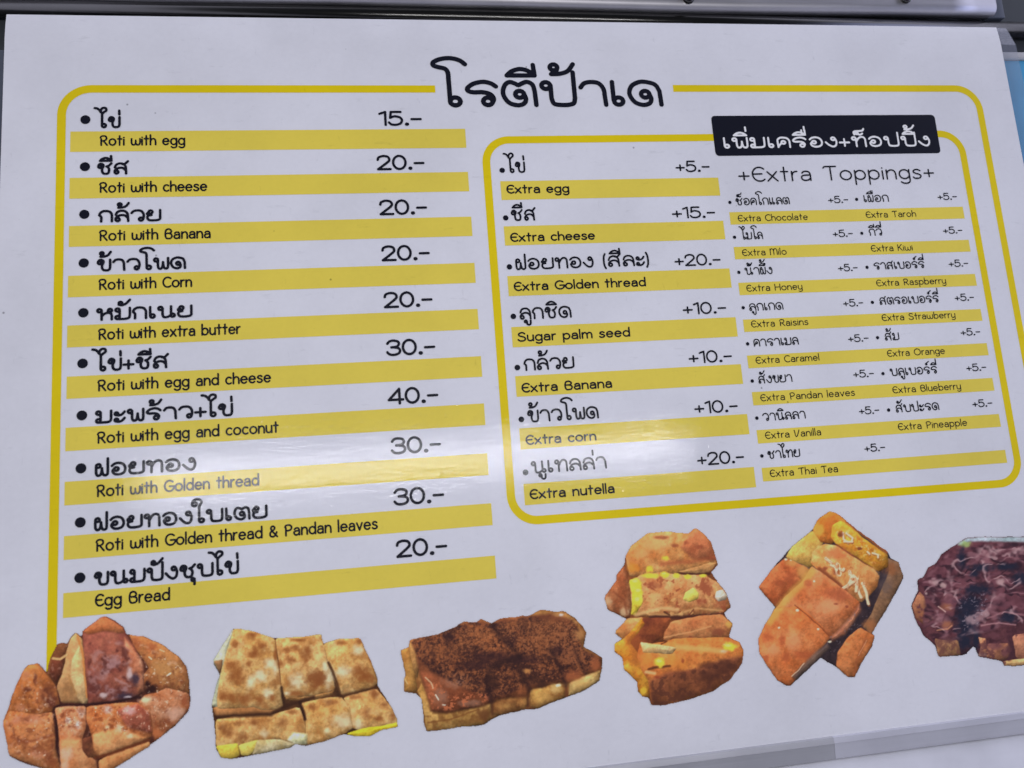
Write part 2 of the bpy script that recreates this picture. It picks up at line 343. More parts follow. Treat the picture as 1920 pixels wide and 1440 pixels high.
TH['+'] = (.74, [ln((0, .42), (.74, .42)), ln((.37, .78), (.37, .06))])
TH[' '] = (.55, [])
ABOVE, TONE, BELOW = 'ิีึืั็ํ', '่้์', 'ุู'
def lens(): return [spl((0, 1.28), (.18, 1.46), (.46, 1.56), (.74, 1.48), (.95, 1.28)), ln((0, 1.28), (.95, 1.28))]
MK = {
 'ิ': lens(), 'ี': lens() + [ln((.92, 1.74), (.95, 1.28))], 'ึ': lens() + [lp(.92, 1.50, .11, n=10)],
 'ื': lens() + [ln((.95, 1.76), (.95, 1.28)), ln((.70, 1.76), (.70, 1.46))],
 'ั': [hd(.26, 1.46, .13), spl((.14, 1.34), (.34, 1.28), (.64, 1.40), (.95, 1.76))],
 '็': [lp(.34, 1.40, .11, n=10), spl((.14, 1.26), (.10, 1.50), (.26, 1.62), (.62, 1.64), (.84, 1.70), (.92, 1.86)), spl((.42, 1.30), (.62, 1.24), (.78, 1.36))],
 'ํ': [lp(.30, 1.44, .14, n=12)],
 '่': [ln((.92, 1.66), (.93, 1.28))],
 '้': [hd(.30, 1.60, .13), spl((.42, 1.56), (.36, 1.40), (.20, 1.30)), spl((.20, 1.30), (.50, 1.32), (.78, 1.44), (.98, 1.74))],
 '์': [hd(.50, 1.42, .13), spl((.58, 1.53), (.70, 1.66), (.95, 1.80))],
 'ุ': [lp(.80, -.24, .11, n=10), ln((.92, -.20), (.92, -.62))],
 'ู': [lp(.46, -.26, .11, n=10), spl((.57, -.26), (.58, -.50), (.74, -.60), (.90, -.50), (.93, -.18))]}

def set_text(s, thai, gap):
    """strokes of a line of text set from x = 0"""
    out = []; x = 0.0; base = 0.0; bw = 1.0; raised = 0.0
    for ch in s:
        if thai and ch in MK:
            dx = base + bw - .95; dy = 0.0
            if ch in TONE:
                dy = raised
            elif ch in ABOVE: raised = .46 if ch != 'ํ' else .30
            out += [p + (dx, dy) for p in MK[ch]]
            continue
        if thai and ch == 'ำ':
            out += [p + (base + bw - .62, 0) for p in MK['ํ']]; ch = 'า'
        w, st = (TH if thai else LAT)[ch]
        out += [p + (x, 0) for p in st]
        base, bw, raised = x, w, 0.0
        if ch == 'ป': raised, bw = .04, w - .10 if False else w
        x += w + gap
    return out

def sdf_mesh(strokes, radius, step):
    """outline the union of round-ended strokes on a grid: one flat sheet, no overlaps.
    strokes: list of point arrays in metres. returns verts (n,2), list of quads/tris arrays"""
    allp = np.vstack(strokes); lo = allp.min(0) - radius - 2 * step; hi = allp.max(0) + radius + 2 * step
    nx, ny = (np.ceil((hi - lo) / step)).astype(int) + 1
    D = np.full((ny, nx), 1e3)
    for st in strokes:
        for a, b in zip(st[:-1], st[1:]):
            p0 = np.minimum(a, b) - radius - 2 * step; p1 = np.maximum(a, b) + radius + 2 * step
            i0, j0 = np.maximum(((p0 - lo) / step).astype(int), 0); i1, j1 = ((p1 - lo) / step).astype(int) + 2
            i1 = min(i1, nx); j1 = min(j1, ny)
            gx = lo[0] + np.arange(i0, i1) * step; gy = lo[1] + np.arange(j0, j1) * step
            PX, PY = np.meshgrid(gx, gy); d = b - a; L = d @ d
            t = np.clip(((PX - a[0]) * d[0] + (PY - a[1]) * d[1]) / L, 0, 1) if L > 0 else 0.0
            dist = np.hypot(PX - a[0] - t * d[0], PY - a[1] - t * d[1]) - radius
            D[j0:j1, i0:i1] = np.minimum(D[j0:j1, i0:i1], dist)
    return march(D, lo, step)

def march(D, lo, step):
    V = []; Fc = []
    ny, nx = D.shape
    ins = D < 0
    c = ins[:-1, :-1] + 2 * ins[:-1, 1:] + 4 * ins[1:, 1:] + 8 * ins[1:, :-1]
    X0 = lo[0]; Y0 = lo[1]
    def add(poly):
        n = len(V); V.extend(poly); Fc.append(tuple(range(n, n + len(poly))))
    for j in range(ny - 1):                           # whole cells, joined along each row
        full = np.concatenate([[0], (c[j] == 15).astype(int), [0]]); d = np.diff(full)
        for a, b in zip(np.where(d == 1)[0], np.where(d == -1)[0]):
            ya, yb = Y0 + j * step, Y0 + (j + 1) * step
            add([(X0 + a * step, ya), (X0 + b * step, ya), (X0 + b * step, yb), (X0 + a * step, yb)])
    jj, ii = np.where((c > 0) & (c < 15))
    for j, i in zip(jj.tolist(), ii.tolist()):
        cor = ((i, j), (i + 1, j), (i + 1, j + 1), (i, j + 1)); dv = [D[y, x] for x, y in cor]
        poly = []
        for k in range(4):
            d0, d1 = dv[k], dv[(k + 1) % 4]; (xa, ya), (xb, yb) = cor[k], cor[(k + 1) % 4]
            if d0 < 0: poly.append((X0 + xa * step, Y0 + ya * step))
            if (d0 < 0) != (d1 < 0):
                t = d0 / (d0 - d1); poly.append((X0 + (xa + (xb - xa) * t) * step, Y0 + (ya + (yb - ya) * t) * step))
        if len(poly) >= 3: add(poly)
    return V, Fc

Z_BAND, Z_TEXT, Z_FOOD = 0.00006, 0.00014, 0.00018
def lettering(name, s, x0, x1, base_px, cap, weight, parent, mat=None, thai=False, gap=None, z=Z_TEXT, stretch=True):
    """s set so that its ink runs from x0 to x1 (as measured) on the baseline, cap = ink height of a capital / consonant in metres"""
    gap = (.24 if thai else .20) if gap is None else gap
    st = set_text(s, thai, gap)
    r = weight / 2; sy = cap - weight
    (xa, yb), (xb, _) = ob(x0, base_px), ob(x1, base_px)
    ex = ob(x1, base_px)[0]
    allp = np.vstack(st); lo, hi = allp[:, 0].min(), allp[:, 0].max()
    # right end on the same printed line
    sx = (ex - xa - weight) / (hi - lo)
    out = [np.stack([(p[:, 0] - lo) * sx + xa + r, p[:, 1] * sy + yb + r], 1) for p in st]
    V, Fc = sdf_mesh(out, r, 0.00016 if cap < 0.012 else 0.00026)
    return mesh_obj(name, [(x, y, z) for x, y in V], Fc, mat or M_TEXT, parent)

def disc(name, cx, cy, r, parent, n=28, z=Z_TEXT):
    v = [(cx + r * math.cos(2 * math.pi * k / n), cy + r * math.sin(2 * math.pi * k / n), z) for k in range(n)]
    return mesh_obj(name, v, [tuple(range(n))], M_TEXT, parent)

def ribbon(name, pts, w, mat, parent, z, closed=False):
    p = np.array(pts, float); n = len(p)
    t = np.zeros_like(p)
    for i in range(n):
        a = p[i - 1] if (i > 0 or closed) else p[i]; b = p[(i + 1) % n] if (i < n - 1 or closed) else p[i]
        t[i] = (b - a) / np.linalg.norm(b - a)
    nr = np.stack([-t[:, 1], t[:, 0]], 1) * w / 2
    v = [(*q, z) for q in np.vstack([p + nr, p - nr])]
    f = [(n + i, n + (i + 1) % n, (i + 1) % n, i) for i in range(n if closed else n - 1)]
    return mesh_obj(name, v, f, mat, parent)
def corner(cx, cy, r, a0, a1, n=14):
    a = np.radians(np.linspace(a0, a1, n)); return [(cx + r * math.cos(q), cy + r * math.sin(q)) for q in a]

# ------------------------------------------------------------------ the counter and what stands round the board
counter = box('counter', -0.35, 0.95, -0.75, 0.45, -0.060, -0.0125, M_DARKSTEEL)
counter['kind'] = 'structure'

def tube(name, p0, p1, r, mat, parent=None, n=32):
    p0, p1 = Vector(p0), Vector(p1); d = (p1 - p0).normalized(); u = d.orthogonal().normalized(); w = d.cross(u)
    v = []
    for p in (p0, p1):
        for k in range(n):
            a = 2 * math.pi * k / n; v.append(p + r * (math.cos(a) * u + math.sin(a) * w))
    f = [(k, (k + 1) % n, n + (k + 1) % n, n + k) for k in range(n)] + [tuple(reversed(range(n))), tuple(range(n, 2 * n))]
    o = mesh_obj(name, v, f, mat, parent)
    for q in o.data.polygons[:n]: q.use_smooth = True
    return o

rail = tube('steel_rail', (-0.25, 0.0736, -0.0075), (0.80, 0.0637, -0.0075), 0.0046, M_CHROME)
tag(rail, 'thin polished round steel rail along the top edge of the white menu', 'rail')

# sheet-steel panel beyond the rail, its front lip rolled over, two bolt heads on it
panel = bpy.data.objects.new('sheet_steel_cover', None); col.objects.link(panel); panel.location = (0, 0, 0)
tag(panel, 'pale brushed steel cover plate with rolled lip and bolts above the rail', 'cover plate')
edge_px = [(-400, -22), (300, 1.5), (640, 5.5), (1000, 13.5), (1280, 20.5), (1400, 22.5), (1620, 24.5), (1700, 25), (1780, 26.5), (1862, 29)]
prof = [(0.0, -0.0065), (-0.0006, -0.0045), (-0.0004, -0.0022), (0.0006, -0.0006), (0.0022, 0.0003), (0.0040, 0.0006), (0.012, 0.0007), (0.12, 0.0008)]
v = []; f = []
for i, (px, py) in enumerate(edge_px):
    x, y = ob(px, py, -0.003)
    for dy, z in prof: v.append((x, y + dy, z))
k = len(prof)
for i in range(len(edge_px) - 1):
    for j in range(k - 1): f.append((i * k + j, (i + 1) * k + j, (i + 1) * k + j + 1, i * k + j + 1))
sheet = mesh_obj('sheet', v, f, M_STEEL, panel)
so = sheet.modifiers.new('solid', 'SOLIDIFY'); so.thickness = 0.0012; so.offset = -1
for p in sheet.data.polygons: p.use_smooth = True
for bx, by in ((1292, -6), (1700, -6)):
    x, y = ob(bx, by, 0.002)
    vv = []; ff = []; n = 24
    rings = [(0.0034, 0.0008), (0.0034, 0.0018), (0.0029, 0.0027), (0.0018, 0.0032), (0.0006, 0.0034)]
    for r, z in rings:
        for q in range(n): vv.append((x + r * math.cos(2 * math.pi * q / n), y + r * math.sin(2 * math.pi * q / n), z))
    for a in range(len(rings) - 1):
        for q in range(n): ff.append((a * n + q, a * n + (q + 1) % n, (a + 1) * n + (q + 1) % n, (a + 1) * n + q))
    ff.append(tuple((len(rings) - 1) * n + q for q in range(n)))
    bo = mesh_obj('bolt', vv, ff, M_CHROME, panel)
    for p in bo.data.polygons: p.use_smooth = True

post = box('steel_upright', ob(1863, 20)[0], ob(1893, 20)[0], 0.0715, 0.20, -0.010, -0.0035, M_POST, bevel=0.0006)
tag(post, 'narrow blue grey upright right of the steel panel, top right corner', 'upright')
side = box('side_rail', -0.12, -0.0312, -0.30, 0.047, -0.0120, -0.0045, M_POST, bevel=0.001)
tag(side, 'dark grey metal side rail left of the white menu', 'side rail')

# cyan tray beside the board
tray = bpy.data.objects.new('cyan_tray', None); col.objects.link(tray); tray.location = (0.56, -0.05, -0.012)
tag(tray, 'bright cyan plastic tray with a white rim, right of the menu', 'tray')
def tray_box(name, x0, x1, y0, y1, z0, z1, mat, bv):
    o = box(name, x0 - 0.56, x1 - 0.56, y0 + 0.05, y1 + 0.05, z0 + 0.012, z1 + 0.012, mat, tray, bv); return o
ty = ob(1900, 112, -0.008)[1]
tray_box('body', 0.495, 0.66, -0.30, ty, -0.0122, -0.0085, M_CYAN, 0.0008)
tray_box('rim', 0.495, 0.66, ty + 0.0002, ty + 0.0048, -0.0122, -0.0070, M_RIM, 0.0012)

# aluminium edging under the board and the pale panel below it
yl = -0.3134; ym = -0.3160; yb = -0.3231; seam = 0.3464
def edging(x0, x1, mat, tilt):
    e = bpy.data.objects.new('aluminium_edging', None); col.objects.link(e); e.location = (x0, yb, 0)
    pr = [(yl - yb, -0.0006), (yl - yb - .0003, 0.0008), (ym - yb + .0004, 0.0011), (ym - yb, 0.0007 + tilt), (0.0006, 0.0004), (0.0001, -0.0004), (0.0, -0.004)]
    n = len(pr); vv = []
    for xx in (0, x1 - x0):
        for y, z in pr: vv.append((xx, y, z))
    ff = [(j, n + j, n + j + 1, j + 1) for j in range(n - 1)]
    o = mesh_obj('channel', vv[:], [ff[j] for j in range(3, n - 1)], mat, e)
    l = mesh_obj('lip', [(a, b, c) for a, b, c in vv], [ff[j] for j in range(0, 3)], mat, e)
    for q in (o, l):
        s = q.modifiers.new('solid', 'SOLIDIFY'); s.thickness = 0.0006; s.offset = 1 if False else -1
    return e
e1 = edging(-0.20, seam, M_ALU, 0.0)
tag(e1, 'aluminium edging, darker reflection painted into its colour, along the bottom of the menu', 'edging', 'aluminium edging below the menu')
e2 = edging(seam + 0.00008, 0.75, M_ALU2, 0.0001)
tag(e2, 'aluminium edging, brighter reflection painted into its colour, right of the seam below the menu', 'edging', 'aluminium edging below the menu')
front = box('white_panel', -0.3, 0.9, -0.60, yb - 0.0011, -0.0122, -0.0010, M_PANEL, bevel=0.0008)
tag(front, 'pale enamelled panel below the aluminium edging, bottom right corner', 'panel')

# ------------------------------------------------------------------ the menu board
board = bpy.data.objects.new('menu_board', None); col.objects.link(board); board.location = (0, 0, 0)
tag(board, 'large white laminated roti menu with yellow bands, Thai and English lines and food pictures', 'menu board')
# sheet: flat where it is printed, its top margin curling down towards the rail
x0, x1 = -0.0306, 0.5078
ys = [yl + 0.0001, -0.2, -0.1, 0.0, 0.040, 0.046, 0.050, 0.054, 0.057, 0.060, 0.0622, 0.0633]
def curl(y): return -5.0 * max(0.0, y - 0.049) ** 2
v = [(x, y, curl(y)) for y in ys for x in (x0, x1)]
f = [(2 * i, 2 * i + 1, 2 * i + 3, 2 * i + 2) for i in range(len(ys) - 1)]
nt_ = len(f); th = 0.0016
def skirt(a, c):                                       # edge face with vertices of its own, so the top keeps its own shading
    n = len(v); v.extend([a, c, (c[0], c[1], c[2] - th), (a[0], a[1], a[2] - th)]); f.append((n, n + 3, n + 2, n + 1))
rows = [[(x, y, curl(y)) for y in ys] for x in (x0, x1)]
for i in range(len(ys) - 1):
    skirt(rows[0][i + 1], rows[0][i]); skirt(rows[1][i], rows[1][i + 1])
skirt(rows[0][0], rows[1][0]); skirt(rows[1][-1], rows[0][-1])
n = len(v); v += [(x, y, curl(y) - th) for y in ys for x in (x0, x1)]
f += [(n + 2 * i, n + 2 * i + 2, n + 2 * i + 3, n + 2 * i + 1) for i in range(len(ys) - 1)]
sh = mesh_obj('sheet', v, f, M_SHEET, board)
for p in sh.data.polygons[:nt_]: p.use_smooth = True
# clear laminating film standing out past the right edge
fx = [(0.5080, 0.0642, -0.0030), (0.5165, 0.0642, -0.0034), (0.5080, 0.052, -0.0008), (0.5185, 0.052, -0.0012), (0.5080, 0.03, -0.0006), (0.5186, 0.03, -0.001), (0.5080, -0.31, -0.0006), (0.5186, -0.31, -0.001)]
film = mesh_obj('laminate_margin', fx, [(0, 1, 3, 2), (2, 3, 5, 4), (4, 5, 7, 6)], M_FILM, board)
so = film.modifiers.new('solid', 'SOLIDIFY'); so.thickness = 0.0003

# yellow frames
wf = 0.0040
xl, xr, yt = -0.0042, 0.4864, 0.0233
Rf = 0.0135
gap0, gap1 = ob(816, 167)[0], ob(1262, 166)[0]
fr = bpy.data.objects.new('outer_frame', None)
ribbon('outer_frame', [(gap0, yt)] + corner(xl + Rf, yt - Rf, Rf, 90, 180) + [(xl, -0.262)], wf, M_FRAME, board, Z_BAND)
ribbon('outer_frame', [(gap1, yt + 0.0004)] + corner(xr - Rf, yt + 0.0004 - Rf, Rf, 90, 0) + [(xr, -0.230)], wf, M_FRAME, board, Z_BAND)
bpy.data.objects.remove(fr)
xl2, xr2, yt2, yb2, R2 = 0.1998, 0.4708, -0.0052, -0.1998, 0.0125
la0, la1 = 0.330, 0.451
loop = [(la0, yt2 + .0003)] + corner(xl2 + R2, yt2 - R2, R2, 90, 180) + corner(xl2 + R2, yb2 + R2, R2, 180, 270) + \
       corner(xr2 - R2, yb2 - .0006 + R2, R2, 270, 360) + corner(xr2 - R2, yt2 + .0012 - R2, R2, 0, 90) + [(la1, yt2 + .0012)]
ribbon('inner_frame', loop, wf, M_FRAME, board, Z_BAND)

# black title plate of the toppings box
px0, px1, py1, py0, rr = 0.3240, 0.4571, 0.0076, -0.0156, 0.0022
pts = corner(px1 - rr, py1 - rr, rr, 0, 90, 8) + corner(px0 + rr, py1 - rr, rr, 90, 180, 8) + corner(px0 + rr, py0 + rr, rr, 180, 270, 8) + corner(px1 - rr, py0 + rr, rr, 270, 360, 8)
plate = mesh_obj('title_plate', [(x, y, Z_BAND + 0.00004) for x, y in pts], [tuple(range(len(pts)))], M_TEXT, board)

lettering('title', 'โรตีป้าเด', 811.7, 1245, 201.7, 0.0156, 0.0025, board, thai=True, gap=.21)
lettering('toppings_title', 'เพิ่มเครื่อง+ท็อปปิ้ง', 1357.6, 1746, 279, 0.0066, 0.0011, plate, mat=M_REV, thai=True, gap=.26)
lettering('toppings_subtitle', '+Extra Toppings+', 1385.5, 1754, 342, 0.0088, 0.00088, board, gap=.20)

def band(q):
    """price band from its four measured corners (left top, left bottom, right top, right bottom)"""
    c = [ob(*p) for p in q]
    xa = (c[0][0] + c[1][0]) / 2; xb = (c[2][0] + c[3][0]) / 2; yt_ = (c[0][1] + c[2][1]) / 2; yb_ = (c[1][1] + c[3][1]) / 2
    return mesh_obj('price_band', [(xa, yb_, Z_BAND), (xb, yb_, Z_BAND), (xb, yt_, Z_BAND), (xa, yt_, Z_BAND)], [(0, 1, 2, 3)], M_BAND, board)

def dish(b, th, en, pr, bu, mt, me, mp, rb, zt=None):
    """one line of the menu: bullet, Thai name, price above the band, English name on it"""
    (s, a, c, y) = th; lettering('thai_name', s, a, c, y, mt[0], mt[1], b, thai=True)
    (s, a, c, y) = en; lettering('english_name', s, a, c, y, me[0], me[1], b)
    (s, a, c, y) = pr; lettering('price', s, a, c, y, mp[0], mp[1], b, gap=.14)
    disc('bullet', *ob(*bu), rb, b)

LB = [[(132,245.5),(131.7,284),(872.5,242.7),(874.2,278.1)],[(130.7,332.7),(130,372),(877.7,323.3),(879.6,359.4)],[(129.5,423.7),(129,463),(883.3,406.3),(886,442.7)],[(128,517),(127,558),(890.2,493.1),(891.3,530)],[(126.2,610.5),(125.5,652),(895.8,579.2),(897.5,617)],[(125.5,706.2),(124.2,748.7),(902.1,667.9),(903.7,706)],[(123,802.5),(122.5,846.2),(908.3,756),(909.2,797)],[(121.5,903.7),(120.5,948.7),(913.7,849.5),(916,890)],[(120,1005.5),(119.5,1051),(921.7,943.2),(923,983.7)],[(118.9,1111.7),(118,1158.9),(928.7,1042),(930,1084.5)]]
LT = [('ไข่',175,226.7,241),('ชีส',181.7,242.3,328.5),('กล้วย',183.7,303,418),('ข้าวโพด',181,349.5,510),('หมักเนย',180,361.7,602.5),('ไข่+ชีส',170.5,317.5,698),('มะพร้าว+ไข่',178,438,795.5),('ฝอยทอง',177.5,368.7,895),('ฝอยทองใบเตย',176,503,997),('ขนมปังชุบไข่',175.5,449.4,1100)]
LE = [('Roti with egg',186.7,347.7,274),('Roti with cheese',185.7,389,362.3),('Roti with Banana',185.5,395.5,452.5),('Roti with Corn',184.5,360.7,544.5),('Roti with extra butter',183.7,452,638.2),('Roti with egg and cheese',182.5,509.2,734.5),('Roti with egg and coconut',181.5,523.7,832.5),('Roti with Golden thread',180.5,487,932.5),('Roti with Golden thread & Pandan leaves',179,711,1035),('Egg Bread',177.8,319.4,1138.5)]
LP = [('15.-',710.4,791.7,236.5),('20.-',706.9,796.9,319.8),('20.-',711.7,801.7,404.2),('20.-',715.8,806.9,490.6),('20.-',720,812,578.5),('30.-',724.2,817.3,668.5),('40.-',727.3,823,760),('30.-',733,828.2,853.2),('30.-',738,834.2,949.2),('20.-',743.2,840,1046.7)]
LU = [(160.3,224.5),(159.5,312.7),(158.3,402),(157.2,493.2),(156.5,586.5),(155,681.5),(153.7,779),(152,878.2),(150.7,979.5),(150,1083.3)]
for q, t, e, p, u in zip(LB, LT, LE, LP, LU):
    dish(band(q), t, e, p, u, (0.0064, 0.00122), (0.0056, 0.00084), (0.0083, 0.00126), 0.00228)

MB = [[(938,340.5),(940.5,375.7),(1346.7,332.5),(1350,366.2)],[(944.5,425.5),(947,461.2),(1356.2,413),(1359.5,448)],[(951.2,518),(954,556.2),(1368,503),(1371.2,538.7)],[(958.3,613.3),(961.7,651.7),(1379.7,594.7),(1382.5,630.8)],[(965.8,705),(968.6,744.2),(1389.4,683),(1392.8,719.7)],[(973.3,802.2),(976.1,842.8),(1401.4,777.2),(1404.7,814.2)],[(981.1,906.7),(984.4,946.9),(1414.4,876.1),(1416.7,914.2)]]
MT = [('ไข่',945,985.7,325),('ชีส',958.7,1006.2,415),('ฝอยทอง (สีละ)',967,1218.7,507),('ลูกชิด',974.7,1072.8,600),('กล้วย',982.5,1078.3,696),('ข้าวโพด',989.4,1124.2,793),('นูเทลล่า',996.4,1139.4,889)]
ME = [('Extra egg',950,1068,363.7),('Extra cheese',957,1116.7,454.2),('Extra Golden thread',963.7,1212.5,546.5),('Sugar palm seed',970.5,1183,641.4),('Extra Banana',978.3,1149,737),('Extra corn',986,1119.4,835),('Extra nutella',993.6,1154,937)]
MP = [('+5.-',1267.5,1331.7,323.5),('+15.-',1261,1342,410.5),('+20.-',1265.5,1352.5,500),('+10.-',1281,1363,591),('+10.-',1292,1374,682.5),('+10.-',1302.8,1385,777),('+20.-',1308,1397,874)]
MU = [(941.5,319.5),(948.2,408.7),(955.2,500.5),(962.5,593.3),(970,689.2),(977.5,786.4),(985.3,885.8)]
for q, t, e, p, u in zip(MB, MT, ME, MP, MU):
    dish(band(q), t, e, p, u, (0.0063, 0.00100), (0.0050, 0.00082), (0.0066, 0.00092), 0.00142)

RB = [[(1367.9,399.6),(1369.8,422.6),(1805,386.1),(1808,408.6)],[(1375.7,464.1),(1378.4,487.2),(1816.4,448.7),(1819.1,470.9)],[(1384.9,531),(1386.3,554),(1828,512.9),(1831.3,535.4)],[(1393.3,598.8),(1395.2,622.6),(1838.9,579.8),(1841.6,601.5)],[(1401.2,667),(1402.8,690.9),(1851,642.9),(1852.4,665.9)],[(1409.8,735),(1412.2,760.2),(1861.3,708.7),(1864,732.6)],[(1418.4,806.2),(1421.1,831.2),(1873.4,776.5),(1876.2,800.8)],[(1427.9,876.7),(1430.6,901.9),(1884.8,844.2),(1888.3,868.6)]]
RL = [(('ช็อคโกแลต',1380,1481.7,385.5),('Extra Chocolate',1384,1515.5,416),('+5.-',1553.2,1591.4,381.5),(1368.4,379.6)),
 (('ไมโล',1387.4,1431.3,449.7),('Extra Milo',1392,1475.7,480.4),('+5.-',1562,1600,445.2),(1377.1,444.9)),
 (('น้ำผึ้ง',1397,1449.4,516),('Extra Honey',1400,1505.5,547.3),('+5.-',1572,1609,509.5),(1385.2,510.7)),
 (('ลูกเกด',1405.2,1469.7,583.5),('Extra Raisins',1408.8,1516.6,614.5),('+5.-',1581.6,1619.5,575.7),(1393.3,577)),
 (('คาราเมล',1413.6,1498.7,650.5),('Extra Caramel',1417.4,1537.4,682.7),('+5.-',1590.8,1629.5,642.3),(1401.7,644.8)),
 (('สังขยา',1422.5,1486.7,719.8),('Extra Pandan leaves',1426.3,1605,753),('+5.-',1600.4,1639.7,709),(1410.3,714.4)),
 (('วานิลลา',1430.3,1511.9,790),('Extra Vanilla',1435.2,1540.8,823.5),('+5.-',1611.3,1649.7,778),(1419,784)),
 (('ชาไทย',1440,1501.6,861),('Extra Thai Tea',1444,1572.8,895),('+5.-',1621.3,1660.8,848.2),(1428.4,855))]
RR = [(('เผือก',1620.3,1667.2,379.5),('Extra Taroh',1623.9,1718.4,409),('+5.-',1758.5,1795,375.5),(1606,373.9)),
 (('กีวี่',1629.8,1655,442.6),('Extra Kiwi',1633.6,1712,472.3),('+5.-',1768.8,1805.3,439),(1615.7,437.5)),
 (('ราสเบอร์รี่',1639,1735,506.2),('Extra Raspberry',1643.6,1775.2,537.3),('+5.-',1779.3,1816.4,501.2),(1625.4,501.3)),
 (('สตรอเบอร์รี่',1649.8,1762.2,572),('Extra Strawberry',1653.9,1792.8,602.5),('+5.-',1790.7,1827.2,565.2),(1635.5,567)),
 (('ส้ม',1659.8,1687,639),('Extra Orange',1664,1773,669.5),('+5.-',1802,1839,630.2),(1645.2,633.2)),
 (('บลูเบอร์รี่',1669.5,1759.4,705.5),('Extra Blueberry',1674.1,1803.6,738),('+5.-',1812.5,1850.4,697),(1655.4,700.6)),
 (('สับปะรด',1680.3,1762.4,774),('Extra Pineapple',1684.4,1815.2,807.3),('+5.-',1823.9,1861.8,764.5),(1666,768.9))]
for i, q in enumerate(RB):
    b = band(q)
    for r in ([RL[i]] + ([RR[i]] if i < len(RR) else [])):
        t, e, p, u = r
        dish(b, t, e, p, u, (0.0042, 0.00060), (0.0038, 0.00046), (0.0042, 0.00058), 0.00092)

# ------------------------------------------------------------------ the printed food pictures
def _h(i, j, seed):
    n = (i * 374761393 + j * 668265263 + seed * 1442695041) & 0xFFFFFFFF
    n = ((n ^ (n >> 13)) * 1274126177) & 0xFFFFFFFF
    return ((n ^ (n >> 16)) & 0xFFFF) / 65535.0
def vnoise(x, y, seed):
    i = np.floor(x).astype(np.int64); j = np.floor(y).astype(np.int64); fx = x - i; fy = y - j
    fx = fx * fx * (3 - 2 * fx); fy = fy * fy * (3 - 2 * fy)
    a, b, c, d = _h(i, j, seed), _h(i + 1, j, seed), _h(i, j + 1, seed), _h(i + 1, j + 1, seed)
    return (a * (1 - fx) + b * fx) * (1 - fy) + (c * (1 - fx) + d * fx) * fy
def fbm(x, y, size, seed, octv=4, gain=0.55):
    s = np.zeros_like(x); a = 1.0; t = 0.0; f_ = 1.0 / size
    for o in range(octv):
        s += a * vnoise(x * f_ + 17.3 * o, y * f_ - 9.1 * o, seed + o); t += a; a *= gain; f_ *= 2.03
    return s / t
def sstep(a, b, x):
    t = np.clip((x - a) / (b - a), 0, 1); return t * t * (3 - 2 * t)
def poly_sdf(X_, Y_, P):
    """signed distance, negative inside"""
    d = np.full(X_.shape, 1e9); ins = np.zeros(X_.shape, bool)
    n = len(P)
    for k in range(n):
        ax, ay = P[k]; bx, by = P[(k + 1) % n]; ex, ey = bx - ax, by - ay
        t = np.clip(((X_ - ax) * ex + (Y_ - ay) * ey) / (ex * ex + ey * ey + 1e-9), 0, 1)
        d = np.minimum(d, (X_ - ax - t * ex) ** 2 + (Y_ - ay - t * ey) ** 2)
        c = (ay > Y_) != (by > Y_)
        ins ^= c & (X_ < ex * (Y_ - ay) / (ey if abs(ey) > 1e-9 else 1e-9) + ax)
    d = np.sqrt(d); return np.where(ins, -d, d)

def worley(x, y, size, seed):
    x = x / size; y = y / size; i = np.floor(x).astype(np.int64); j = np.floor(y).astype(np.int64); d = np.full(x.shape, 9.0)
    for a in (-1, 0, 1):
        for b in (-1, 0, 1):
            px = i + a + _h(i + a, j + b, seed); py = j + b + _h(i + a, j + b, seed + 77)
            d = np.minimum(d, (x - px) ** 2 + (y - py) ** 2)
    return np.sqrt(d)

